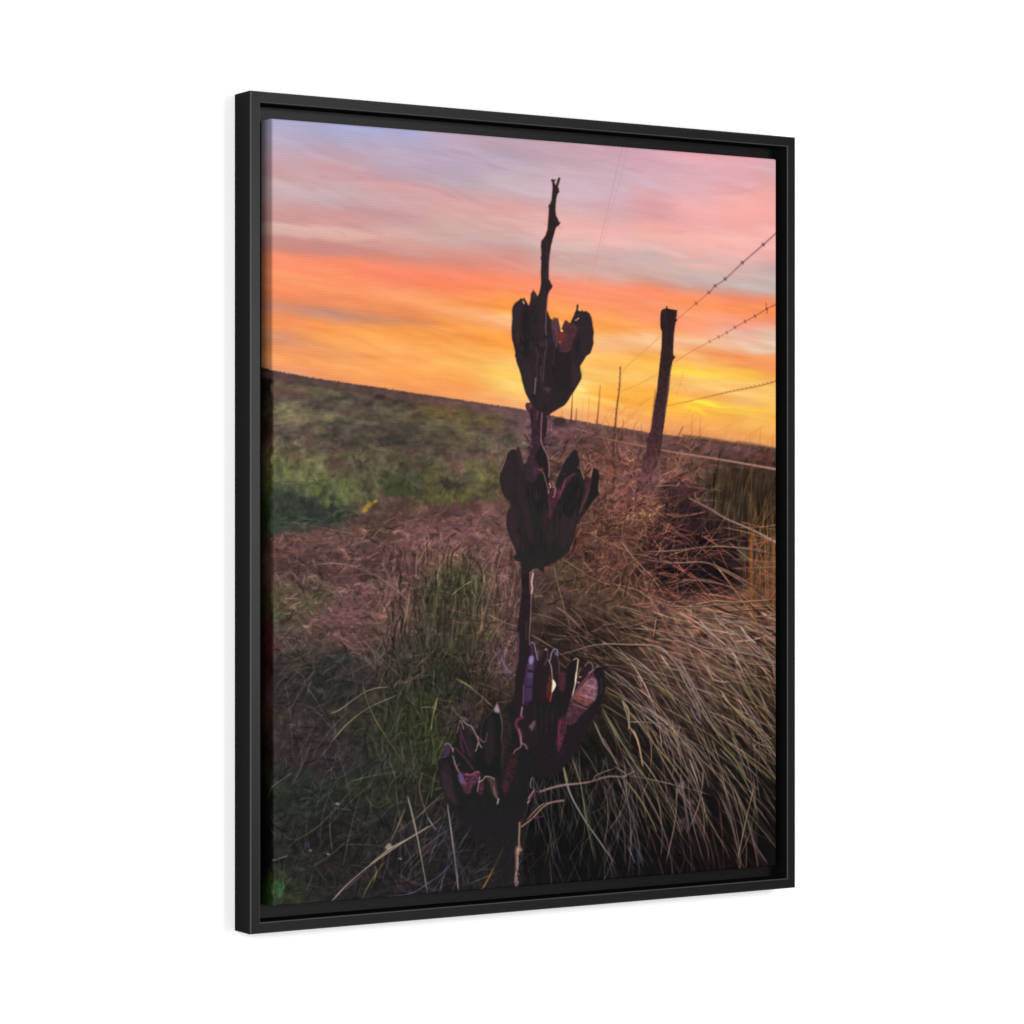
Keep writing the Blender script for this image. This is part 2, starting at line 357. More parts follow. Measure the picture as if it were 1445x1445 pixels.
def poly(pts, col, a=1., soft=0., sm=0, rough=0., tex=0., texcell=5, col2=None, axis=None):
    """filled outline with antialiased, optionally roughened or softened edge"""
    if isinstance(col, str): col = hx(col)
    if isinstance(col2, str): col2 = hx(col2)
    p = smooth(pts, sm, True) if sm else np.asarray(pts, float)
    if rough:
        q = []
        for i in range(len(p)):
            a0, b0 = p[i], p[(i+1) % len(p)]
            k = max(1, int(np.hypot(*(b0-a0))/1.6))
            for j in range(k): q.append(a0+(b0-a0)*j/k)
        p = np.array(q); r = rng.randn(len(p), 2)*rough
        p = p+(r+np.roll(r, 1, 0))*.6
    pad = 2+soft*2.2
    x0 = max(0, int((p[:, 0].min()-pad-X0)*S)); x1 = min(BW, int((p[:, 0].max()+pad-X0)*S)+2)
    y0 = max(0, int((p[:, 1].min()-pad-Y0)*S)); y1 = min(BH, int((p[:, 1].max()+pad-Y0)*S)+2)
    if x1 <= x0 or y1 <= y0: return None
    SS = 3; W = (x1-x0)*SS; H = (y1-y0)*SS
    px = (p[:, 0]-X0)*S*SS-x0*SS; py = (p[:, 1]-Y0)*S*SS-y0*SS
    acc = np.zeros((H, W+1), dtype=np.int32)
    N = len(p)
    for i in range(N):
        ax, ay, bx, by = px[i], py[i], px[(i+1) % N], py[(i+1) % N]
        if ay == by: continue
        if ay > by: ax, ay, bx, by = bx, by, ax, ay
        r0 = max(0, int(np.ceil(ay-.5))); r1 = min(H-1, int(np.ceil(by-.5))-1)
        if r1 < r0: continue
        rows = np.arange(r0, r1+1)
        xs = ax+(rows+.5-ay)*(bx-ax)/(by-ay)
        xi = np.clip(np.ceil(xs-.5), 0, W).astype(int)
        np.add.at(acc, (rows, xi), 1)
    ins = (np.cumsum(acc, 1)[:, :W] % 2).astype(float)
    m = ins.reshape(y1-y0, SS, x1-x0, SS).mean((1, 3))
    if soft: m = blur(m, soft*S*.6)
    R = IMG[y0:y1, x0:x1]
    C = col
    if col2 is not None:
        gx = GX[y0:y1, x0:x1]; gy = GY[y0:y1, x0:x1]
        (ax, ay), (bx, by) = axis
        t = np.clip(((gx-ax)*(bx-ax)+(gy-ay)*(by-ay))/((bx-ax)**2+(by-ay)**2), 0, 1)[..., None]
        C = col*(1-t)+col2*t
    if tex:
        nn = vnoise(max(2, int((x1-x0)/S/texcell)), max(2, int((y1-y0)/S/texcell)), rng.randint(1 << 30), x1-x0, y1-y0)-.5
        C = C*(1+nn[..., None]*tex)
    mm = (m*a)[..., None]
    IMG[y0:y1, x0:x1] = R*(1-mm)+C*mm

def Zt(ox, oy, sc):
    return lambda pts: [(ox+x/sc, oy+y/sc) for x, y in pts]

def field(n, x0, x1, y0, y1, length, ang, angv, cols, w=(.5, 1.2), a=(.3, .8), bend=.3, soft=.7, density=None, taper=.4):
    """n loose blades inside a box; ang in degrees, 0 = right, 90 = down"""
    for _ in range(n):
        x = rng.uniform(x0, x1); y = rng.uniform(y0, y1)
        if density is not None and rng.rand() > density(x, y): continue
        A = ang(x, y) if callable(ang) else ang
        th = np.radians(A+rng.randn()*angv)
        L = rng.uniform(*length); b = rng.randn()*bend
        p = [(x, y)]
        k = 4
        for i in range(k):
            x += np.cos(th)*L/k; y += np.sin(th)*L/k; th += b/k
            p.append((x, y))
        if min(q[1] for q in p) < horizon(p[0][0])-2 and y0 > 560 and density is None: continue
        c = hx(cols[rng.randint(len(cols))])*rng.uniform(.82, 1.15)
        ww = rng.uniform(*w)
        line(p, ww, np.clip(c, 0, 1), rng.uniform(*a), soft, 3, w2=ww*taper, taper2=True, vary=.35)

def blobs(n, x0, x1, y0, y1, r, cols, a=(.2, .6), asp=1.6, soft=1.2, density=None):
    for _ in range(n):
        x = rng.uniform(x0, x1); y = rng.uniform(y0, y1)
        if density is not None and rng.rand() > density(x, y): continue
        R = rng.uniform(*r); k = 9; t = np.linspace(0, 2*np.pi, k, endpoint=False)+rng.rand()
        rr = R*(1+rng.randn(k)*.25)
        tilt = .15
        pts = [(x+np.cos(q)*v*asp, y+np.sin(q)*v+np.cos(q)*v*tilt) for q, v in zip(t, rr)]
        poly(pts, np.clip(hx(cols[rng.randint(len(cols))])*rng.uniform(.85, 1.15), 0, 1), rng.uniform(*a), soft, 3)

def rim(pts, col, a, w):
    p = list(pts)
    k = 14
    for i in range(0, len(p)-1, k):
        q = p[i:i+k+1]
        if len(q) > 1: line(q, w*rng.uniform(.5, 1.3), col, a*rng.uniform(.4, 1), .8, raw=True)

def grain(n, x0, x1, y0, y1, length, ang, angv, w=(1, 2.6), f=(.62, 1.5), a=(.3, .7), bend=.6, density=None, soft=1.):
    """short dabs in the local colour, lighter or darker: tufts, litter, leaf texture"""
    for _ in range(n):
        x = rng.uniform(x0, x1); y = rng.uniform(y0, y1)
        if y < horizon(x)+2 or (density is not None and rng.rand() > density(x, y)): continue
        c = IMG[min(BH-1, int((y-Y0)*S)), min(BW-1, int((x-X0)*S))]
        g = rng.uniform(f[0], 1) if rng.rand() < .5 else rng.uniform(1, f[1])
        sc = .55+.45*min(1, (y-520)/160)
        th = np.radians((ang(x, y) if callable(ang) else ang)+rng.randn()*angv); L = rng.uniform(*length)*sc
        b = rng.randn()*bend
        p = [(x, y), (x+math.cos(th)*L*.5, y+math.sin(th)*L*.5), (x+math.cos(th)*L*.5+math.cos(th+b)*L*.5, y+math.sin(th)*L*.5+math.sin(th+b)*L*.5)]
        line(p, rng.uniform(*w)*sc, np.clip(c*g, 0, 1), rng.uniform(*a), soft, 2, taper2=True)

def tone_ground(x0, x1, sat, mul):
    a = max(0, int((x0-X0)*S)); b = min(BW, int((x1-X0)*S))
    m = np.clip((GY[:, a:b]-horizon(GX[:, a:b])-1)/2, 0, 1)[..., None]
    R = IMG[:, a:b]; lum = (R @ np.array([.35, .5, .15]))[..., None]
    IMG[:, a:b] = R*(1-m)+np.clip((lum+(R-lum)*sat)*np.array(mul), 0, 1)*m

def local_contrast(x0, x1, k, r, dark, ytop=0):
    a = max(0, int((x0-X0)*S)); b = min(BW, int((x1-X0)*S))
    m = np.clip((GY[:, a:b]-horizon(GX[:, a:b])-6)/10, 0, 1)[..., None]
    k = 1+(k-1)*np.clip((GY[:, a:b]-ytop)/120, .25 if ytop else 1, 1)[..., None]
    R = IMG[:, a:b]
    B_ = np.stack([blur(R[..., c], r) for c in range(3)], -1)
    D = np.interp(GY[:, a:b], [500, 640, 900, 1060, 1180, 1290], dark)[..., None]
    IMG[:, a:b] = R*(1-m)+np.clip(B_+(R-B_)*k-.012*(k-1), 0, 1)*D*m

def near(cx, cy, rx, ry):
    return lambda x, y: math.exp(-((x-cx)/rx)**2-((y-cy)/ry)**2)

def paint_all():
    global IMG
    sky = paint_sky(); gr = paint_ground()
    h = horizon(GX)+(vnoise(160, 2, 40)-.5)*1.6
    m = np.clip((GY-h)/1.6+.5, 0, 1)[..., None]
    IMG[:] = sky*(1-m)+gr*m
    for _ in range(520):
        x = rng.uniform(352, 1080); y = rng.uniform(165, 600)
        if y > horizon(x)-14 or y < 160+(x-384)*.08: continue
        c = IMG[int((y-Y0)*S), int((x-X0)*S)]
        t = rng.uniform(.05, .28) if y > 320 else rng.uniform(.0, .42); L = rng.uniform(25, 120)
        th = math.atan(t); b = rng.randn()*.12
        p = [(x, y), (x+L*.5, y+L*.5*t), (x+L, y+L*(t+b*.5))]
        g = 1+rng.uniform(-.09, .09)
        line(p, rng.uniform(1.5, 7), np.clip(c*np.array([1+(g-1)*.4, g, 1+(g-1)*1.3]), 0, 1), rng.uniform(.25, .6), 4.5, 3, taper2=True, vary=.4)
    m2 = np.clip((GY-h)/1.6+.5, 0, 1)[..., None]
    IMG[:] = IMG*(1-m2)+gr*m2
    # ----------------------------------------------------- far ground left
    hills = [(352, 516), (384, 523), (440, 533.5), (520, 545.5), (600, 557.5), (680, 569.5), (735, 578), (735, 588), (680, 582), (600, 569), (520, 556), (440, 543), (384, 535), (352, 530)]
    poly(hills, '4E3C3C', .6, 1.8, col2='674A50', axis=((384, 530), (740, 585)), tex=.25, texcell=6)
    blobs(90, 384, 735, 525, 592, (1, 3), ['433634', '5A4440', '54483A'], (.2, .5), 3, 1., lambda x, y: 0 < y-horizon(x) < 11)
    for _ in range(120):
        x = rng.uniform(384, 735); y = horizon(x)
        line([(x, y+1.5), (x+rng.uniform(-2, 2), y-rng.uniform(-.6, .9))], rng.uniform(1, 2.4), '4A3A38', rng.uniform(.3, .7), .8)
    poly([(384, 541), (430, 543), (480, 553), (470, 560), (420, 553), (384, 549)], '62604A', .6, 2.5, 3, tex=.3)
    poly([(384, 547), (420, 552), (450, 560), (400, 558), (384, 555)], '6A4A4A', .6, 1.5, 3)
    for c, r, al in (((537, 560), 7, .9), ((533, 558), 4, .8), ((557, 568), 5, .35)):
        poly([(c[0]+math.cos(t)*r, c[1]+math.sin(t)*r*.45) for t in np.linspace(0, 6.28, 9)[:-1]], '352E30', al, 1, 3)
    poly([(590, 572), (640, 577), (700, 590), (690, 598), (640, 592), (600, 584)], '66542E', .55, 3, 3, tex=.4)
    poly([(645, 570), (660, 567), (690, 572), (735, 579), (735, 586), (690, 581)], '70545E', .3, 1.6, 3)
    blobs(170, 384, 730, 575, 650, (1.5, 4.5), ['5E5C44', '4A463A', '6A6248', '3E3A36', '56403E', '625E3E'], (.15, .5), 2.6, 1.2,
          lambda x, y: y > horizon(x)+14)
    blobs(60, 384, 730, 625, 655, (2, 5), ['3A3633', '6A4C48', '5E5A40'], (.2, .5), 2.4, 1.4)
    # light tufts and sunlit band
    blobs(18, 392, 470, 578, 595, (2, 5), ['7A7656', '6E6C50'], (.3, .6), 1.8, 1.5)
    # ----------------------------------------------------- shrubs left
    zM = Zt(380, 600, 6.568)
    poly(zM([(20, 600), (250, 650), (450, 690), (600, 780), (620, 880), (420, 970), (150, 1010), (20, 1020)]), '2B3735', .75, 5, 3)
    poly(zM([(1050, 590), (1180, 520), (1330, 520), (1300, 620), (1150, 660)]), '2E3A2E', .7, 3, 3)
    poly(zM([(900, 880), (1080, 820), (1180, 900), (1130, 1060), (1000, 1080), (920, 1000)]), '363128', .6, 5, 3)
    poly(zM([(480, 340), (640, 320), (800, 340), (760, 400), (560, 420)]), '5A423E', .6, 4, 3)
    for q in ([(640, 170), (780, 140), (830, 190), (720, 230)], [(1060, 100), (1200, 90), (1280, 120), (1120, 140)], [(130, 100), (180, 90), (210, 130), (150, 140)], [(1120, 220), (1190, 210), (1200, 250)], [(1230, 390), (1290, 390), (1280, 440)]):
        poly(zM(q), '37332F', .6, 2.5, 3)
    gcol = ['6A7648', '5C6A3E', '748052', '4E5B36', '7E8A58']
    blobs(170, 384, 500, 640, 715, (2, 6), ['66704A', '566038', '707C48', '485030', '7C8850', '3C4630'], (.25, .6), .9, 1.2, near(425, 672, 62, 30))
    blobs(70, 384, 480, 700, 748, (3, 9), ['2C3833', '27332E', '36443A'], (.3, .6), 1.5, 2.2)
    blobs(60, 480, 560, 640, 705, (2, 6), ['5A6040', '68704A', '464C32'], (.15, .45), .8, 1.4)
    blobs(40, 440, 500, 680, 715, (2, 5), ['66783A', '5A6A34', '72803F'], (.2, .5), .9, 1.2)
    blobs(40, 540, 600, 668, 700, (3, 7), ['333E2C', '2E3828', '485034'], (.2, .5), 1.6, 1.8)
    blobs(45, 600, 640, 655, 715, (2, 6), ['646442', '585C34', '4A4C2E'], (.15, .45), 1.5, 1.3)
    blobs(70, 655, 712, 650, 705, (2, 6), ['5C6238', '686C40', '4C5030', '707046'], (.15, .45), 1.1, 1.3)
    blobs(40, 585, 660, 688, 715, (2, 5), ['5C5E30', '666A34', '484A28'], (.2, .5), 1.2, 1.3)
    blobs(12, 628, 650, 680, 694, (3, 6), ['302E2C', '2C2A2A'], (.3, .6), 1.4, 1.5)
    field(260, 384, 500, 645, 720, (6, 16), -80, 25, gcol, (.6, 1.4), (.15, .4), .5, .9, near(430, 680, 60, 34))
    field(150, 560, 712, 650, 712, (4, 11), -85, 25, ['6C7044', '5A5E38', '7C7C50'], (.5, 1.2), (.15, .4), .5, .9)
    poly([(511, 721), (517, 713), (524, 707), (534, 706), (529, 711), (523, 715), (519, 721), (513, 724)], '9A8A22', .9, 1, 3, tex=.5, texcell=3)
    poly([(508, 717), (516, 714), (518, 721), (510, 724)], '8A6A50', .45, 1.4, 3)
    # ----------------------------------------------------- dry pinkish ground, left
    dry = ['8A6058', '7A5452', '9A7060', '6A4A4C', '84646A', 'A07A68', '4A343A', '5A4046']
    def dryz(x, y):
        top = np.interp(x, [384, 440, 500, 540, 600, 720], [752, 745, 740, 700, 705, 715])
        bot = np.interp(x, [384, 440, 500, 560, 600, 720], [830, 900, 920, 890, 800, 795])
        return 1. if top < y < bot else 0.
    blobs(330, 384, 722, 700, 920, (1.5, 5), ['6A4A50', '7C5854', '4A363E', '3E2E34', '74504E', '845E58'], (.2, .55), 1.8, 1.0, dryz)
    blobs(260, 384, 722, 745, 920, (1, 3.2), ['34262C', '2C2228', '3E2E32', '8A6460', '94706A', '7A5658'], (.3, .7), 1.6, .8, dryz)
    field(1500, 384, 722, 700, 920, (5, 20), 15, 38, dry, (.45, 1.1), (.15, .5), .6, .8, dryz)
    field(300, 384, 560, 748, 800, (8, 24), -12, 20, ['A07A68', '8E6860', '7A5A54'], (.5, 1.1), (.2, .5), .4, .8, dryz)
    blobs(34, 400, 470, 765, 830, (3, 9), ['3A2E34', '352B30'], (.2, .5), 1.7, 2)
    blobs(25, 485, 590, 770, 815, (3, 9), ['3A2C30', '2F2528'], (.25, .55), 1.6, 2)
    blobs(22, 520, 560, 710, 765, (3, 8), ['3E3A30', '46382E', '353228'], (.25, .5), 1.0, 2)
    blobs(20, 600, 665, 712, 732, (3, 7), ['4A3238', '432F33'], (.2, .5), 1.8, 1.8)
    # small pale flecks
    for _ in range(150):
        x = rng.uniform(384, 720); y = rng.uniform(745, 920)
        if dryz(x, y) < .5: continue
        line([(x, y), (x+rng.uniform(-4, 4), y+rng.uniform(-2.5, 2.5))], rng.uniform(.7, 1.5), ['B89890', 'A88A94', 'C0A090'][rng.randint(3)], rng.uniform(.2, .5), .8)
    # ----------------------------------------------------- green centre grass
    gg = ['4A5432', '3C4628', '5A6238', '323A24', '68683E', '565038']
    def gz(x, y):
        return math.exp(-((x-640)/62)**2-((y-840)/55)**2)
    field(420, 560, 715, 790, 960, (18, 60), -88, 12, gg, (.6, 1.5), (.15, .5), .35, .9, gz)
    field(260, 560, 700, 860, 990, (20, 60), -92, 14, ['3A3828', '46402E', '2C2E22', '5A4C3A', '303A22'], (.6, 1.5), (.15, .45), .3, .9)
    field(200, 545, 640, 960, 1120, (20, 70), -88, 12, ['3A4824', '46542A', '30391F', '2A341E', '505C30'], (.6, 1.6), (.12, .4), .35, .9, near(595, 1040, 34, 60))
    blobs(60, 384, 520, 925, 1000, (4, 12), ['2B2C32', '302E30', '262A2C'], (.15, .4), 2, 3)
    blobs(50, 384, 520, 1085, 1140, (3, 9), ['28382C', '2A3C2E', '24322A'], (.15, .35), 1.2, 2.5)
    blobs(40, 410, 480, 1050, 1100, (3, 9), ['342C36', '2E2830'], (.15, .3), 1.6, 2.5)
    blobs(36, 384, 470, 820, 870, (3, 8), ['464E38', '3C4630', '505A3E'], (.2, .45), 1.4, 2)
    field(220, 384, 470, 815, 875, (6, 18), -60, 40, ['5A6244', '4A5238', '6C6A50'], (.5, 1.2), (.15, .4), .5, .9)
    field(420, 384, 640, 880, 1100, (10, 34), -50, 50, ['5A4A40', '4A4238', '66564A', '3C3A30', '50402F', '42502E'], (.5, 1.1), (.12, .36), .6, .9)
    field(260, 384, 560, 1000, 1180, (8, 26), -80, 40, ['3E5038', '34442C', '4C4A44', '55484E', '2A3A26'], (.5, 1.1), (.15, .4), .6, .9)
    field(260, 384, 700, 1130, 1270, (10, 34), -70, 50, ['4A4450', '3C3844', '5A5060', '34382E', '44403A'], (.5, 1.1), (.12, .36), .8, .9)
    blobs(60, 384, 700, 1130, 1275, (4, 12), ['201F20', '1C1C1E', '242420'], (.2, .5), 1.4, 3)
    # ----------------------------------------------------- right: band under the horizon
    blobs(80, 800, 1096, 612, 660, (2, 5), ['6E4A48', '5A3C3A', '7A5450', '4A3230'], (.15, .4), 3.2, 1.4, lambda x, y: y > horizon(x)+5)
    poly([(960, 613), (1010, 619), (1050, 627), (1040, 630), (990, 623)], '4E3530', .7, 1.2, 3)
    poly([(1040, 622), (1096, 632), (1096, 637), (1050, 631)], '5A3A36', .6, 1, 3)
    blobs(10, 1058, 1092, 634, 652, (3, 6), ['3A2820', '4A2A2C'], (.3, .6), 1.5, 1.5)
    tan = ['8A5A4A', '9A6A58', '7A4E42', 'A87A68', '6A4038', 'B08A74', '94684E']
    field(330, 800, 980, 600, 700, (14, 44), -66, 20, ['8A5C4E', '7A5046', '96664F', '5E3E38', '4A302C'], (.6, 1.4), (.15, .45), .45, .8,
          lambda x, y: y > horizon(x)+16+.12*abs(x-870))
    field(330, 800, 990, 650, 840, (12, 40), -60, 50, ['3A2420', '4A2E28', '2E1C1A'], (1, 3), (.2, .5), .5, 1.4)
    field(380, 800, 990, 650, 840, (14, 52), -38, 48, tan, (.7, 1.5), (.25, .6), .6, .8)
    field(120, 850, 960, 680, 760, (10, 34), -10, 60, tan, (.7, 1.5), (.25, .55), .7, .8)
    # dark hollow and dark reeds on the right
    zK = Zt(850, 850, 5.78); zL = Zt(850, 640, 5.78); zM = Zt(380, 600, 6.568)
    poly(zL([(330, 800), (360, 680), (440, 560), (560, 440), (700, 385), (860, 520), (1040, 600), (1210, 660), (1220, 900), (1180, 1060), (1000, 1160), (760, 1190), (560, 1180), (430, 1120), (430, 980), (340, 880)]), '22161A', .62, 9, 3)
    poly(zL([(500, 250), (640, 225), (800, 300), (640, 360), (560, 440), (480, 440), (520, 340)]), '33222A', .6, 3, 3)
    poly(zL([(480, 930), (700, 900), (1080, 940), (1010, 1080), (720, 1110), (520, 1060)]), '140D0F', .7, 5, 3)
    poly(zL([(640, 640), (800, 660), (900, 700), (760, 780), (660, 740)]), '160D10', .6, 3, 3)
    poly(zL([(860, 180), (1200, 160), (1420, 200), (1420, 640), (1240, 620), (980, 440), (860, 330)]), '352A1E', .5, 7, 3)
    poly(zL([(350, 0), (450, 0), (450, 80), (400, 160), (330, 150)]), '3A2230', .6, 2, 3)
    blobs(40, 985, 1050, 672, 740, (2, 7), ['4C4630', '544E34', '3A3222', '2A2018'], (.2, .5), .5, 1.8)
    field(260, 1000, 1100, 676, 790, (20, 52), -86, 6, ['3A2E22', '4A3A2A', '1C140E', '241A12', '5A4832', '30291E', '54503A', '18100C'], (1., 2.8), (.25, .6), .15, 1.1,
          lambda x, y: 1. if y > horizon(x)+18+60*max(0, (1030-x)/40) else 0.)
    for bx, w_, al in ((1061, 4.5, .75), (1066, 2.2, .6), (1055, 1.6, .5), (1090, 5., .8), (1085, 1.6, .5), (1094, 2., .6), (1072, 1.2, .5), (1048, 1.4, .35)):
        y0_ = rng.uniform(735, 760)
        line([(bx+rng.uniform(-2, 2), y0_), (bx+rng.uniform(-2, 2), y0_+50), (bx+rng.uniform(-3, 3), rng.uniform(850, 900))], w_, ['7A5430', '8A5A2C', '6A4828'][rng.randint(3)], al, 1.6, w2=w_*.8, taper2=True, vary=.4)
    poly(zL([(1115, 770), (1190, 770), (1185, 880), (1120, 870)]), '4A5040', .6, 2, 2)
    field(60, 1050, 1098, 745, 880, (30, 100), -80, 18, ['7A5430', '8A6238', '5A4026', '9A7248'], (.8, 1.8), (.3, .7), .2, .9)
    # tangle over the hollow
    red = ['8A5648', '7A4A3E', '9A6656', '6A4038', 'A87460']
    field(80, 890, 1060, 730, 840, (40, 120), 24, 20, red+['B4826A'], (1., 2.1), (.4, .75), .35, .8)
    field(30, 880, 1060, 750, 860, (40, 110), -24, 14, red, (1., 1.8), (.35, .7), .3, .8)
    field(190, 820, 960, 670, 860, (12, 50), 10, 60, red+['B0846C'], (.8, 1.7), (.3, .65), .7, .8)
    L_ = [([(150, 470), (300, 510), (450, 560), (600, 640), (740, 770), (860, 860)], 2., 'A06C5A', .8), ([(500, 490), (600, 515), (700, 505), (820, 480)], 2.6, '9A6450', .85),
          ([(420, 270), (560, 262), (700, 275), (860, 300)], 2.2, 'A06C5C', .75), ([(480, 480), (600, 390), (720, 330), (880, 280)], 2., '7A483E', .7),
          ([(0, 690), (130, 760), (240, 820), (330, 830), (480, 870), (600, 890)], 2.2, 'A47662', .75), ([(150, 710), (220, 810), (300, 900), (405, 1010)], 2.6, 'AE7E66', .85),
          ([(160, 685), (340, 710), (480, 780), (640, 850), (760, 900), (900, 1000), (1080, 1080)], 2., '96665A', .75), ([(480, 860), (640, 800), (760, 775), (960, 755), (1200, 785), (1420, 825)], 2.6, 'A07A62', .8),
          ([(320, 820), (440, 720), (620, 560), (760, 440)], 1.6, '6E4238', .6), ([(480, 885), (640, 890), (820, 885), (960, 930), (1100, 1000), (1280, 1110), (1420, 1240)], 2.8, 'A07C6A', .75),
          ([(620, 1020), (760, 880), (900, 770), (1060, 690), (1210, 645)], 2., '84584A', .7), ([(500, 1070), (620, 1035), (760, 1025), (920, 1050), (1080, 1110)], 2.6, '96685A', .8),
          ([(860, 790), (1000, 800), (1100, 870), (1220, 960)], 2., '8A6458', .65), ([(60, 1060), (240, 1100), (400, 1160), (560, 1220), (700, 1290)], 2.2, 'A4846E', .75),
          ([(200, 1120), (280, 1240), (360, 1350), (420, 1440)], 2., '9A7A68', .7), ([(700, 1240), (800, 1225), (930, 1200), (1060, 1210), (1420, 1190)], 3., 'B8987C', .75),
          ([(900, 1300), (1060, 1280), (1200, 1270), (1420, 1265)], 2.4, 'B4947C', .7), ([(1240, 600), (1290, 500), (1340, 400), (1400, 280)], 1.8, '6A4C34', .6),
          ([(1240, 620), (1320, 540), (1420, 440)], 1.6, '7A5640', .6), ([(1200, 360), (1215, 500), (1240, 640)], 1.6, '7A5A40', .5), ([(560, 200), (680, 150), (820, 80)], 1.8, '7E5240', .6),
          ([(0, 140), (120, 190), (180, 240)], 2., '925F50', .6), ([(340, 580), (460, 600), (600, 660), (760, 700)], 1.8, '8A5A4E', .6), ([(380, 560), (420, 500), (480, 450)], 2.4, 'A87858', .6)]
    for p, w, c, al in L_:
        p = zL(p)
        line([(x+.8, y+1.) for x, y in p], w*.9, '1A1012', al*.6, 1.2, w2=w*.6, taper2=True)
        line(p, w*.62, c, al, .7, w2=w*.4, taper2=True, vary=.3)
    for k in range(34):
        x, y = zL([(300+rng.randn()*70, 480+rng.randn()*50)])[0]
        line([(x, y), (x+rng.uniform(-7, 7), y+rng.uniform(-4, 6))], rng.uniform(1, 2), ['B08458', '9A6A48', 'C09870'][rng.randint(3)], .55, .8, taper2=True)
    # ----------------------------------------------------- right: the big fan of dry grass
    fan = ['A07C74', '94706A', 'AA8A80', '7C5850', 'B89C92', '8A6A64', '9C8070', '7C6E54', '96705F', 'C4A89C']
    def fang(x, y):
        # blades leave nearly level at the top and hang steeper lower down
        t = np.clip((y-840)/330, 0, 1)
        r = np.clip((x-840)/250, 0, 1)
        return 30+34*t+8*(1-r)*t
    def fdens(x, y):
        edge = np.interp(x, [760, 850, 900, 980, 1096], [870, 1060, 1090, 1120, 1110])
        return float(np.clip(1.15-(y-edge+40)/170, .05, 1))
    field(260, 800, 1096, 850, 1120, (14, 60), fang, 16, ['2A1C1A', '241A16', '33221E', '1E1612', '382622'], (1.5, 4.5), (.25, .6), .3, 1.6)
    blobs(50, 850, 1096, 880, 1100, (2, 7), ['2A1C1C', '221814', '302018', '2A2E16'], (.25, .6), 1.7, 2)
    field(120, 770, 1096, 845, 950, (25, 90), lambda x, y: 20+16*(y-840)/120, 20, fan, (.9, 2.0), (.3, .65), .45, .8)
    field(210, 840, 1096, 880, 1190, (50, 150), fang, 16, fan, (.9, 2.2), (.3, .7), .25, .8, fdens)
    field(40, 860, 1096, 900, 1200, (30, 100), fang, 14, ['4E5A28', '5E6A34', '6A6A3C', '3C4A20'], (1, 2.2), (.3, .6), .25, .9, fdens)
    field(110, 860, 1096, 980, 1230, (40, 110), lambda x, y: fang(x, y)+6, 13, ['1E1416', '241A1E', '140F0E', '2C2228'], (1.4, 3.5), (.3, .6), .25, 1.2)
    field(60, 900, 1096, 850, 940, (30, 100), 28, 13, ['B09080', 'A88876', 'C0A492', '987860'], (1, 2.2), (.45, .8), .3, .7)
    field(44, 880, 1096, 920, 1080, (60, 160), 52, 9, ['B09A88', 'A08878', 'BCA490', '98905E'], (1, 2.2), (.45, .8), .2, .7)
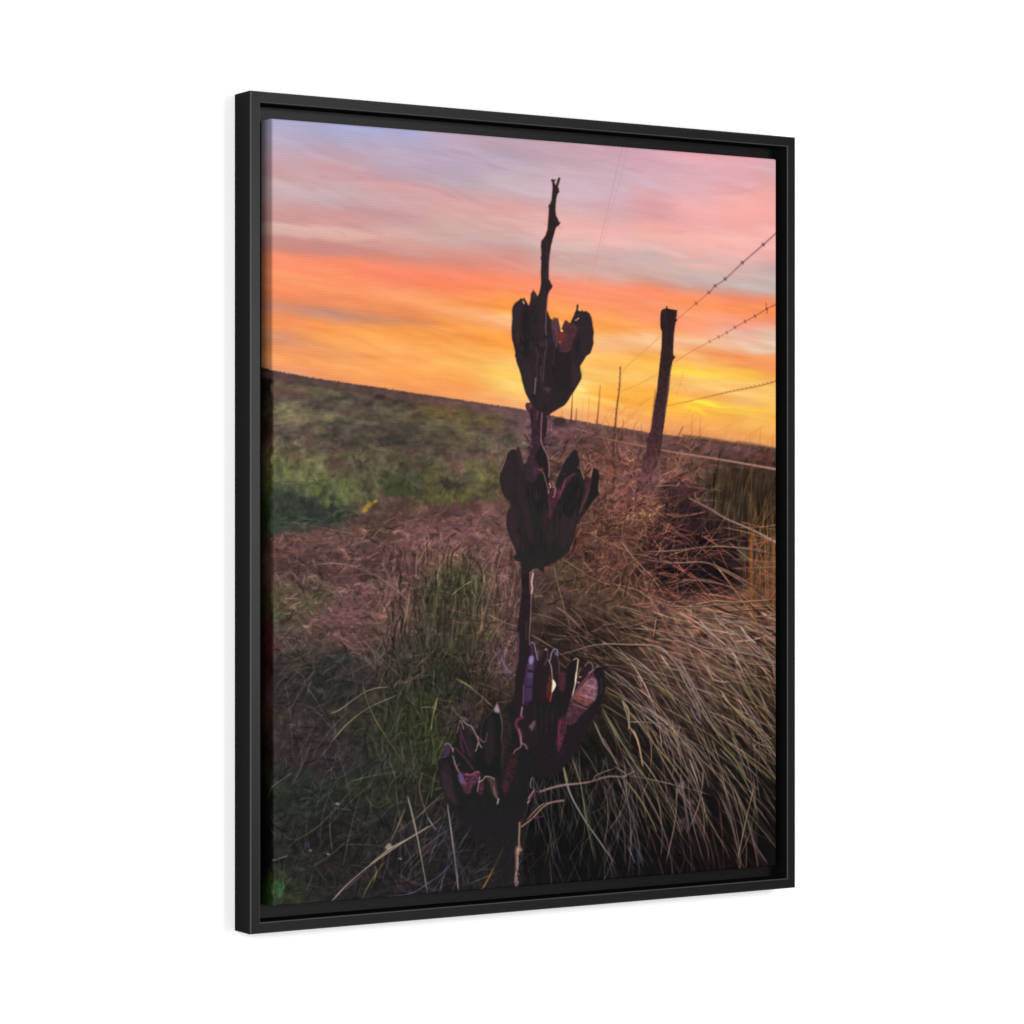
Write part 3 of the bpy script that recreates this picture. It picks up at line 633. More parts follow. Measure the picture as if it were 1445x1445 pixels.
    K_ = [([(0, 335), (200, 345), (400, 350), (500, 385), (600, 500), (700, 620), (760, 760), (840, 900), (900, 1020), (1000, 1120), (1150, 1220), (1420, 1420)], 4.2, '9A7C6E', .8),
          ([(400, 345), (520, 400), (640, 560), (740, 690), (800, 715), (900, 750), (970, 790)], 3.2, 'A88E84', .85), ([(620, 540), (700, 700), (800, 870), (880, 1000)], 3., 'A48A7A', .75),
          ([(800, 150), (860, 230), (930, 290), (1060, 400), (1150, 560)], 3.4, 'BCA090', .85), ([(910, 90), (960, 170), (1060, 240), (1180, 330), (1320, 450), (1420, 540)], 2.6, 'B49A88', .8),
          ([(1130, 200), (1190, 280), (1260, 340)], 4., 'C8B2A4', .85), ([(1220, 150), (1320, 220), (1420, 300)], 2.6, 'A88A7C', .7), ([(960, 110), (1100, 130), (1240, 160)], 2.2, 'A0846E', .7),
          ([(850, 240), (960, 370), (1090, 470), (1160, 600), (1230, 740), (1330, 880), (1420, 1000)], 2.6, '98806A', .75), ([(1180, 500), (1300, 510), (1420, 520)], 2., 'A08A66', .6),
          ([(840, 620), (960, 690), (1120, 770), (1300, 860), (1400, 930)], 2., '8E7450', .75), ([(965, 720), (1020, 810), (1140, 910), (1260, 1010), (1400, 1140)], 3., 'B09A76', .85),
          ([(860, 890), (1000, 940), (1140, 1020), (1260, 1140), (1420, 1200)], 2.8, '9E8470', .8), ([(160, 800), (210, 870), (220, 960), (215, 1040)], 3.6, 'AE967C', .85),
          ([(220, 1010), (270, 1090), (300, 1180), (330, 1340)], 3., 'C8A084', .9), ([(230, 830), (350, 920), (460, 1020), (540, 1090)], 2.4, '9A7A6A', .75),
          ([(210, 880), (320, 1010), (420, 1150), (540, 1290), (640, 1420)], 3.2, '9C8472', .8), ([(350, 590), (470, 680), (600, 790), (760, 870)], 2.2, '94705E', .7),
          ([(330, 560), (460, 620), (600, 680), (760, 780)], 2., '8E6C54', .65), ([(30, 690), (130, 750), (240, 830)], 2.6, '9A7A62', .7), ([(0, 830), (100, 890), (240, 980)], 2.8, '76705E', .6),
          ([(0, 880), (80, 1000), (180, 1180), (280, 1340), (340, 1440)], 2.6, '86847A', .7), ([(0, 1100), (60, 1200), (120, 1330)], 3., '7A6A70', .7),
          ([(350, 730), (420, 890), (480, 1020), (560, 1200), (620, 1420)], 2.2, '84685E', .65), ([(570, 960), (590, 1090), (640, 1200), (700, 1400)], 2.6, 'A08A66', .75), ([(630, 1010), (620, 1100), (590, 1140)], 2., '8E7462', .7),
          ([(480, 850), (620, 920), (760, 1010), (900, 1100), (1060, 1260), (1180, 1430)], 2.6, '8A7660', .7), ([(740, 960), (820, 1080), (880, 1280), (920, 1440)], 2.2, '82706A', .65),
          ([(60, 120), (180, 190), (330, 290), (480, 380)], 2.2, '8E6A5E', .7), ([(200, 60), (330, 110), (440, 130), (540, 180), (700, 240)], 2.2, '9A6E64', .7), ([(440, 130), (430, 200), (415, 290)], 2.6, 'A87A70', .7),
          ([(300, 40), (360, 180), (430, 330)], 1.8, '8A6258', .6), ([(740, 190), (800, 220), (860, 260)], 3.6, 'C08A66', .8), ([(690, 310), (830, 370), (960, 385)], 2.4, 'A07868', .7), ([(720, 20), (735, 110)], 2.4, 'B0907A', .7),
          ([(0, 510), (140, 520), (300, 555)], 2., '8A6658', .6), ([(100, 660), (240, 690), (360, 740), (500, 860)], 2., '8A6858', .6), ([(720, 860), (760, 940), (810, 1000)], 5., '84788A', .6),
          ([(1240, 1220), (1250, 1160), (1300, 1140), (1420, 1090)], 2., '8E8680', .6), ([(1120, 1300), (1200, 1360), (1280, 1440)], 3.5, '7C6C80', .6), ([(1380, 1440), (1200, 1280), (1000, 1100)], 2., '8C8C4C', .6),
          ([(1160, 600), (1230, 740), (1300, 860)], 2., '7E8246', .6), ([(900, 1000), (1000, 1180), (1130, 1330), (1180, 1440)], 2.2, '8A8458', .65)]
    for p, w, c, al in K_:
        p = zK(p)
        line([(x+1., y+1.1) for x, y in p], w*.8, '1A1212', al*.6, 1.3, w2=w*.5, taper2=True)
        line(p, w*.6, c, al, .7, w2=w*.35, taper2=True, vary=.3)
        line([(x-.3, y-.3) for x, y in p], w*.22, np.clip(hx(c)*1.25, 0, 1), al*.6, .5, taper2=True, vary=.7)
    field(46, 740, 1000, 1060, 1235, (50, 140), 72, 12, ['5C5860', '6A6258', '4C4A54', '766A5C'], (.8, 1.8), (.3, .65), .2, .8)
    field(70, 745, 850, 830, 960, (14, 50), 10, 50, ['6A4E42', '7A5A4C', '503C34', '8A6A58'], (.8, 1.6), (.3, .6), .5, .8)
    blobs(16, 760, 850, 880, 940, (3, 9), ['201817', '251C18'], (.3, .6), 1.6, 2.5)
    # dry brown grass between the two lower pods
    field(220, 700, 830, 790, 940, (10, 40), -35, 55, ['7A5650', '6A4842', '8A6A5E', '5A4A38', '94786A'], (.5, 1.2), (.15, .5), .7, .8)
    field(120, 670, 735, 780, 950, (12, 44), -70, 35, ['7A5A52', '8A6A60', '5E4640', '6A5A40'], (.5, 1.2), (.2, .5), .6, .8)

    tone_ground(384.4, 738, .88, (1.05, .98, .92)); tone_ground(738, 1104, 1.05, (1.03, .98, .96)); tone_ground(352, 384.3, .8, (1.3, 1.3, 1.25))
    poly([(384, 752), (470, 742), (520, 728), (600, 722), (730, 712), (730, 800), (640, 800), (600, 830), (570, 910), (450, 910), (384, 850)], '82504A', .2, 9, 3)
    vert = -85
    grain(1300, 384, 738, 530, 640, (5, 16), 9, 12, (1.6, 4), (.78, 1.24), (.25, .5), soft=2.2)
    grain(1000, 384, 730, 620, 730, (4, 12), vert, 35, (1.4, 3.6), (.62, 1.35), (.25, .55), .3, soft=1.8)
    grain(2600, 384, 735, 722, 930, (5, 18), 12, 45, (1., 2.6), (.55, 1.55), (.3, .7), .3, soft=1.3)
    grain(1500, 540, 735, 790, 1120, (14, 44), vert, 14, (.8, 2.), (.5, 1.6), (.35, .75), .3)
    grain(2600, 384, 720, 920, 1270, (8, 30), -60, 50, (.8, 2.), (.5, 1.7), (.3, .75), .28)
    grain(1500, 738, 1000, 600, 860, (6, 26), -50, 50, (.8, 2.2), (.5, 1.5), (.3, .7), .3)
    grain(600, 760, 1096, 850, 1230, (14, 60), lambda x, y: 40+28*(y-850)/300, 14, (.8, 2.4), (.4, 1.5), (.3, .7), .3)
    field(70, 400, 740, 1060, 1265, (40, 120), -62, 30, ['7C766C', '6A6672', '86806C', '5E5C74', '746C58'], (.8, 1.7), (.25, .6), .3, .8)
    field(60, 560, 860, 1120, 1265, (40, 120), -80, 22, ['6A6478', '7C7470', '8A8070', '54506A'], (.8, 1.7), (.3, .6), .25, .8)
    field(90, 384, 720, 740, 1000, (20, 60), 20, 50, ['94706A', 'A07C6C', '8A6A60', '7E7258'], (.7, 1.5), (.3, .6), .35, .8)
    local_contrast(384.4, 738, 1.5, 9, [1, 1.03, .98, .9, .86, .95], 680)
    local_contrast(738, 1104, 1.6, 9, [1, 1.05, .98, .74, .56, .6])
    for p, w, c, al in K_:
        p = zK(p)
        line([(x+1., y+1.1) for x, y in p], w*.7, '1A1212', al*.5, 1.3, w2=w*.5, taper2=True)
        line(p, w*.58, np.clip(hx(c)*1.1, 0, 1), min(1, al*1.1), .7, w2=w*.35, taper2=True, vary=.25)
    for k in range(95):
        x = rng.uniform(850, 1080); y = rng.uniform(870, 1120); L = rng.uniform(70, 190)
        a0 = np.radians(np.interp(y, [870, 1120], [22, 60])+rng.randn()*17); b = rng.uniform(.1, .7)
        if y > 1000 and x < 880 and rng.rand() < .5: continue
        p = [(x, y)]
        for i in range(4):
            a1 = a0+b*i/3; x += math.cos(a1)*L/4; y += math.sin(a1)*L/4; p.append((x, y))
        w = rng.uniform(.9, 1.9); c = hx(['B89C90', 'A88A80', 'A08E78', 'CCB4A8', '96807A', '8A8258', 'B08A7A'][rng.randint(7)])
        line([(q[0]+.8, q[1]+.9) for q in p], w*1.1, '171012', .4, 1.2, taper2=True)
        line(p, w, np.clip(c*rng.uniform(.85, 1.2), 0, 1), rng.uniform(.65, .98), .7, w2=w*.5, taper2=True, vary=.4)
    for k in range(46):
        x = rng.uniform(735, 900); y = rng.uniform(1060, 1150); L = rng.uniform(60, 130)
        a0 = np.radians(rng.uniform(50, 110)); b = rng.uniform(-.15, .35)
        p = [(x, y), (x+math.cos(a0)*L*.5, y+math.sin(a0)*L*.5), (x+math.cos(a0)*L*.5+math.cos(a0+b)*L*.5, y+math.sin(a0)*L*.5+math.sin(a0+b)*L*.5)]
        line(p, rng.uniform(.8, 1.6), ['6A665E', '8A8270', '5A5868', '7A6E5E'][rng.randint(4)], rng.uniform(.3, .6), .8, taper2=True, vary=.4)
    # ----------------------------------------------------- traced details: sky side
    z2 = Zt(730, 190, 3.905); z4 = Zt(730, 500, 3.905); z3 = Zt(365, 500, 3.905); z5 = Zt(365, 850, 3.905)
    z6 = Zt(730, 850, 3.905); z7 = Zt(365, 1120, 5.78); z8 = Zt(600, 1100, 5.78)
    zA = Zt(700, 240, 9.03); zB = Zt(700, 395, 9.03); zC = Zt(690, 530, 9.03); zD = Zt(695, 620, 9.03)
    zE = Zt(670, 770, 9.03); zF = Zt(700, 890, 9.03); zG = Zt(610, 990, 9.03); zH = Zt(880, 420, 9.03)
    line(z2([(578, 72), (560, 150), (492, 440), (440, 660), (385, 890)]), 1.3, '9A7C86', .38, .8, col2='E09080')
    line(z2([(606, 72), (590, 150), (512, 440), (455, 680)]), 1.3, '9A7C86', .34, .8, col2='D8A8A0')
    line(z2([(1000, -40), (1090, 30)]), .5, 'D8A0A8', .0)
    # wires with barbs
    w1 = z2([(1432, 536), (1355, 605), (1240, 705), (1145, 795), (1090, 832), (1055, 870), (985, 930), (880, 1018)])
    line(w1, 1.2, '5E3E46', .85, .7, w2=.9, col2='C06038')
    w1b = [(x+1.1, y+1.1) for x, y in w1[:6]]
    line(w1b, .7, '6E4A50', .5, .7)
    for k, (x, y) in enumerate(w1[1:7]):
        line([(x-1.4, y-2), (x+1.6, y+2)], 1.5, '4A2E36', .85-.08*k, .7); line([(x-2, y+1.2), (x+1.8, y-1)], 1.5, '4A2E36', .8-.08*k, .7)
    w2_ = z2([(1432, 932), (1375, 960), (1310, 1000), (1255, 1030), (1200, 1062), (1155, 1090), (1110, 1115), (1060, 1140), (960, 1195), (862, 1255)])
    line(w2_, 1.2, '6A3A34', .8, .7, w2=1., col2='D88050')
    for k, (x, y) in enumerate(w2_[1:8]):
        line([(x-1.2, y-1.8), (x+1, y+1.8)], 1.7, '5A2E30', .8-.07*k, .8)
    line(z2([(1370, 925), (1378, 985)]), .8, '5A3030', .8)
    line(z4([(1430, 146), (1370, 165), (1270, 187), (1150, 210), (1040, 237), (900, 268), (815, 285)]), 1.5, '9A5A38', .85, .8, w2=2.2, col2='F09A38')
    for k in range(18):
        x, y = np.array(z4([(1425-k*23, 147+k*5.3)])[0])
        line([(x-.8, y-1.2), (x+.8, y+1.2)], 1, '7A4430', .7-.03*k, .7)
    line(z2([(788, 1112), (690, 1200), (600, 1280), (572, 1320)]), 1.4, 'E89048', .6, 1)
    line(z2([(780, 1315), (690, 1365), (610, 1400), (560, 1420)]), 1.4, 'D89048', .55, 1)
    line(z2([(780, 1430), (700, 1470), (600, 1510)]), 1.2, 'E09038', .4, 1)
    # yellow streaks
    poly(z4([(970, 252), (1040, 255), (1110, 285), (1180, 295), (1090, 292), (1010, 272)]), 'FFE848', .9, 1, 4)
    poly(z4([(930, 285), (980, 290), (1030, 318), (1040, 335), (990, 315), (940, 300)]), 'FFD838', .75, 1.4, 4)
    poly(z4([(1150, 280), (1290, 300), (1425, 315), (1290, 312)]), 'FFD048', .7, 1.4, 4)
    poly(z4([(840, 95), (930, 95), (1050, 118), (1040, 128), (930, 112), (850, 108)]), 'FFDC50', .7, 1.6, 4)
    poly(z2([(840, 1285), (930, 1290), (1150, 1330), (1100, 1345), (930, 1315)]), 'FFD84E', .6, 1.6, 4)
    # far thin posts
    line(z4([(568, 68), (563, 180), (548, 300), (538, 420), (526, 560)]), 1.5, '8A5030', .9, .8, w2=3.2, col2='4A2C28')
    for _ in range(16):
        y = rng.uniform(70, 380); x = np.interp(y, [68, 180, 300, 420], [568, 563, 548, 538])
        q = z4([(x, y)])[0]; line([q, (q[0]+rng.uniform(-2.4, 2.4), q[1]-2)], .8, '7A4828', .6, .7)
    line(z4([(457, 172), (447, 300), (433, 440)]), 1.7, 'C87A38', .75, 1, w2=2.6, col2='553434')
    line(z4([(305, 200), (300, 300), (295, 370)]), 1.2, 'A86838', .85, .9, w2=2.2, col2='3A2626')
    line(z4([(327, 300), (322, 390)]), 1.7, 'A06840', .7, 1, w2=2, col2='4A3030')
    line(z4([(398, 232), (388, 385)]), 1.2, 'D89050', .55, 1.1, w2=2)
    line(z4([(363, 265), (352, 375)]), 1., 'D89050', .5, 1.1)
    line(z4([(247, 310), (243, 350)]), 1., 'B07850', .6, 1)
    line(z4([(915, 90), (900, 160), (875, 230)]), 1.1, 'E89A48', .6, 1)
    poly(z4([(200, 360), (225, 345), (260, 352), (262, 380), (235, 392), (205, 385)]), '352A26', .85, 1.4, 3)
    # grasses crossing the horizon
    for _ in range(70):
        x = rng.uniform(850, 1095); y = horizon(x)+rng.uniform(2, 14)
        L = rng.uniform(14, 48)*(1.25 if x > 1030 else 1); th = np.radians(-68+rng.randn()*16+(x-960)*.06)
        th = min(th, np.radians(-20))
        p = [(x, y), (x+np.cos(th)*L*.5, y+np.sin(th)*L*.5), (x+np.cos(th+.25)*L, y+np.sin(th+.25)*L)]
        line(p, 1.1, 'B07848', rng.uniform(.15, .42), .9, w2=.6, col2='D08A40')
    for x, t, b in ((1340, 400, 560), (1283, 445, 600), (1408, 440, 560), (1190, 460, 520), (965, 330, 470), (1010, 340, 470)):
        line(z4([(x, t), (x-3, (t+b)/2), (x-6, b)]), .9, 'B07848', .4, 1., w2=1.5, col2='5A3A30')
    for k in range(8):
        a0 = rng.uniform(580, 760); line(z4([(a0-110, 380), (a0-40, 290), (a0+20, 240)]), 1, 'D89040', .35, 1)
    for p in ([(340, 375), (420, 330), (540, 300)], [(600, 350), (690, 300), (770, 270)], [(640, 330), (740, 300), (840, 295)], [(840, 200), (900, 160), (935, 205)], [(1080, 430), (1180, 390), (1235, 350)], [(850, 440), (920, 350), (960, 290)]):
        line(z4(p), .9, 'C88840', .35, .9)
    # pale lower wires
    lw = z4([(440, 452), (550, 478), (700, 508), (850, 537), (1080, 573), (1250, 602), (1432, 634)])
    line(lw, 1.2, 'A06A50', .8, .8, w2=3.2, col2='C09488')
    for k in range(30):
        t = k/30; i = min(len(lw)-2, int(t*(len(lw)-1))); f = t*(len(lw)-1)-i
        x = lw[i][0]*(1-f)+lw[i+1][0]*f; y = lw[i][1]*(1-f)+lw[i+1][1]*f
        line([(x-.5, y-1.6), (x+.6, y+1.6)], .9, '6A3E36', .45, .7)
    lw = z4([(948, 793), (1060, 850), (1150, 905), (1290, 965), (1432, 1038)])
    line(lw, 1.8, 'A07868', .85, .8, w2=3, col2='AE968C')
    for k in range(22):
        t = k/22; i = min(len(lw)-2, int(t*(len(lw)-1))); f = t*(len(lw)-1)-i
        x = lw[i][0]*(1-f)+lw[i+1][0]*f; y = lw[i][1]*(1-f)+lw[i+1][1]*f
        line([(x-.2, y-1.7), (x+.4, y+1.7)], .9, '5A3C38', .5, .7)
    # the fence post
    post = zH([(480, 160), (515, 140), (540, 140), (545, 105), (555, 105), (565, 140), (685, 160), (676, 225), (668, 280), (690, 280), (665, 310), (650, 400), (640, 470), (634, 600),
               (632, 720), (645, 750), (665, 755), (640, 785), (625, 810), (612, 870), (597, 960), (585, 1040), (570, 1150), (545, 1300)])+z4(
              [(846, 110), (835, 200), (818, 320), (803, 430), (792, 520), (778, 600), (745, 650), (695, 645), (706, 560), (715, 470), (738, 410), (752, 300), (768, 170)])+zH(
              [(395, 1370), (412, 1260), (430, 1150), (445, 980), (462, 820), (475, 700), (485, 600), (487, 440), (470, 380), (465, 270), (475, 180)])
    poly(post, '2A1C1E', 1, .5, 0, .12, .35, 3, '4A2C30', ((935, 460), (918, 660)))
    line(zH([(530, 170), (545, 400), (530, 700)]), 2.5, '3E2A26', .5, 2)
    line(zH([(660, 170), (635, 480), (620, 720), (585, 980), (560, 1150)]), 1.2, '4A2A28', .6, 1.2)
    line(z4([(845, 70), (830, 200), (812, 330)]), 1.4, '8A6A78', .45, 1.2)
    line(z4([(760, 200), (745, 330), (735, 420)]), 1.4, '6A3A48', .5, 1.2)
    poly(z4([(700, 560), (790, 560), (790, 600), (745, 670), (680, 660)]), '5A4040', .2, 3, 3)
    for _ in range(16):
        x = rng.uniform(695, 800); y = rng.uniform(520, 640)
        line(z4([(x, y+60), (x+rng.uniform(-30, 50), y)]), .9, '8A5E54', .5, .8)

    # ----------------------------------------------------- traced blades, left and centre
    B = [(z3([(80, 925), (200, 930), (350, 955), (480, 990), (600, 1090)]), 1.4, '7E7462', .55),
         (z3([(280, 1165), (400, 1152), (500, 1165), (640, 1215), (760, 1300), (830, 1370), (835, 1440)]), 2.2, '9A8272', .75),
         (z3([(430, 1200), (500, 1290), (600, 1430)]), 1.6, '806468', .55),
         (z3([(1175, 1250), (1130, 1275), (1060, 1330)]), 2.4, '97906A', .8),
         (z3([(1370, 1020), (1330, 1130), (1285, 1290), (1240, 1440)]), 2.2, '8E7468', .7),
         (z3([(1400, 1000), (1410, 1100)]), 1.4, '9A7068', .6),
         (z5([(640, 120), (690, 210), (760, 290), (790, 400)]), 1.4, '6E6450', .6),
         (z5([(565, 205), (680, 310), (780, 410)]), 2.2, '78664E', .7),
         (z5([(540, 260), (585, 330)]), 1.4, '7A6A68', .5),
         (z5([(130, 400), (200, 372), (320, 355), (420, 345)]), 1.6, '5E5A48', .55),
         (z5([(390, 615), (450, 590), (560, 510), (640, 475), (730, 465)]), 2.1, '98906E', .8),
         (z5([(395, 775), (500, 660), (610, 580), (760, 512)]), 2.5, '827C5A', .85),
         (z5([(575, 455), (600, 550), (650, 660), (710, 750), (800, 890)]), 1.8, '98804E', .8),
         (z5([(1085, 420), (1150, 455), (1230, 520), (1290, 575)]), 2.6, '8C845A', .85),
         (z5([(985, 520), (975, 570), (958, 640), (950, 710)]), 3.0, '949452', .8),
         (z5([(893, 578), (940, 578), (985, 585)]), 1.6, '98907A', .7),
         (z5([(890, 480), (905, 640), (930, 720)]), 1.2, '4A5A28', .6),
         (z5([(820, 0), (845, 130), (870, 330), (890, 520)]), 1.8, '66583A', .6),
         (z5([(945, 60), (970, 140)]), 1.8, '806040', .5),
         (z5([(820, 1065), (850, 1190), (880, 1320), (905, 1440)]), 2.0, '9E9280', .8),
         (z5([(905, 935), (885, 1010), (900, 1090), (940, 1200), (980, 1260)]), 2.2, '8A8270', .6),
         (z5([(870, 1010), (865, 1120)]), 2.2, '6A5E5A', .45),
         (z5([(810, 1120), (770, 1220), (720, 1340), (670, 1440)]), 1.8, '75704E', .7),
         (z5([(950, 1230), (830, 1300), (720, 1360), (610, 1445)]), 2.7, 'B0A088', .9),
         (z5([(1040, 1100), (1060, 1240), (1090, 1440)]), 1.8, '8C8096', .75),
         (z5([(1185, 1200), (1140, 1290), (1100, 1360)]), 1.3, '7C8078', .6),
         (z5([(470, 1200), (550, 1245), (590, 1215), (670, 1190)]), 1.3, '5E5A52', .6),
         (z5([(790, 940), (730, 1000), (700, 1090)]), 1.4, '5A684A', .6),
         (z5([(590, 1060), (620, 1110), (660, 1130), (720, 1100)]), 2.4, '4E5E2E', .55),
         (z5([(1265, 68), (1340, 105), (1425, 135)]), 2.1, 'A0846C', .8),
         (z5([(1220, 115), (1290, 150), (1400, 200)]), 1.4, '8A6A58', .55),
         (z5([(1260, 20), (1240, 85)]), 2., '8A7070', .5),
         (z5([(750, 130), (790, 190)]), 1.2, '8A6A58', .5),
         (z5([(80, 160), (130, 210)]), 1.4, '8A6A60', .5),
         (z5([(240, 200), (230, 280)]), 1.6, '7A6450', .45),
         (z5([(185, 938), (120, 985), (75, 1020), (20, 1100)]), 2.0, '87786E', .6),
         (z7([(590, 885), (720, 745), (900, 590), (1060, 475), (1270, 340), (1400, 260)]), 2.4, 'B4A290', .9),
         (z7([(700, 790), (800, 700), (900, 610)]), 1.2, '8E7466', .7),
         (z7([(1215, 20), (1245, 130), (1290, 330), (1330, 540), (1378, 815)]), 2.3, 'AC9C88', .9),
         (z7([(1200, 120), (1140, 260), (1070, 400)]), 1.8, '7C745A', .75),
         (z7([(1020, 560), (960, 650), (890, 760), (845, 860)]), 2.0, '8A7648', .85),
         (z7([(950, 590), (960, 640), (935, 740)]), 2.2, 'A08C80', .7),
         (z7([(1040, 845), (1200, 825), (1300, 785), (1430, 700)]), 2.0, '8084A0', .6),
         (z7([(1420, 340), (1380, 450), (1300, 560), (1230, 630)]), 1.2, '75704E', .5),
         (z7([(110, 545), (170, 530), (240, 505)]), 2.6, '8A8496', .55),
         (z7([(240, 440), (300, 385), (350, 360)]), 2.0, '565E5C', .5),
         (z7([(375, 340), (385, 420), (360, 480), (420, 520)]), 1.8, '5A5478', .55),
         (z7([(760, 290), (770, 420), (800, 470)]), 1.4, '4C4E5A', .45),
         (z7([(860, 340), (930, 340), (990, 440)]), 1.6, '5E545E', .45),
         (z8([(20, 305), (60, 370), (90, 410)]), 2.2, '9496A6', .7),
         (z8([(0, 395), (60, 370), (140, 300)]), 1.8, '8A8474', .7),
         (z8([(180, 200), (205, 370), (230, 560), (255, 750), (272, 915)]), 2.2, 'A49A94', .9),
         (z8([(160, 160), (185, 215), (260, 235), (310, 220)]), 1., '6A6A3C', .5),
         (z8([(400, 330), (350, 430), (280, 530)]), 1.8, '6C7470', .6),
         (z8([(260, 640), (300, 760), (320, 870)]), 1.8, '555E86', .6),
         (z8([(20, 850), (120, 780), (200, 700), (230, 620)]), 1.8, '5C608C', .6),
         (z8([(70, 900), (140, 800)]), 1.6, '6C6C7C', .5),
         (z8([(350, 870), (360, 700)]), 1.4, '5A5064', .5),
         (z8([(360, 750), (430, 740), (560, 735), (620, 800)]), 1.5, '50507A', .5),
         (z8([(40, 560), (80, 480), (190, 410)]), 2.4, '5E5480', .5),
         (z8([(160, 480), (200, 600), (150, 720)]), 2.4, '564E74', .4),
         (z8([(640, 545), (590, 660), (520, 800), (462, 900)]), 3.6, 'A0703C', .9),
         (z8([(640, 590), (560, 740), (500, 850)]), 1.2, '5A3818', .7),
         (z8([(480, 480), (560, 480), (610, 470), (645, 535)]), 1.6, '6A5A70', .6),
         (z8([(500, 520), (600, 520)]), 1.4, '4E4458', .5)]
    for p, w, c, al in B:
        line([(x+.8, y+.9) for x, y in p], w*1.1, '1E1A1A', al*.45, 1.4, w2=w*.6, taper2=True)
        line(p, w, hx(c)*.93, al*.92, .8, w2=w*.6, taper2=True, vary=.4)
        line([(x-.25, y-.25) for x, y in p], w*.35, np.clip(hx(c)*1.25, 0, 1), al*.6, .5, taper2=True, vary=.8)
    for x, y, w in ((476, 1134, 3), (565, 1211.5, 2.4), (463, 1205, 2.4), (438, 1200, 2)):
        line([(x-w*.5, y), (x+w*.5, y+.5)], w*.9, '9AA8A8', .75, 1.2)
    poly(z7([(1030, 440), (1060, 400), (1090, 430), (1060, 460)]), 'A0968C', .8, .6, 2)
    poly(z7([(150, 740), (185, 735), (190, 830), (160, 850)]), '3E6E5A', .6, 2, 3)
    field(26, 384, 402, 1238, 1276, (10, 22), -85, 10, ['3E6A2C', '2E5222', '4A7A34'], (1, 2), (.3, .6), .2, 1)
    field(10, 371, 384, 1240, 1272, (12, 24), -88, 6, ['3E7A18', '2E5A10'], (1, 2), (.5, .8), .1, 1)
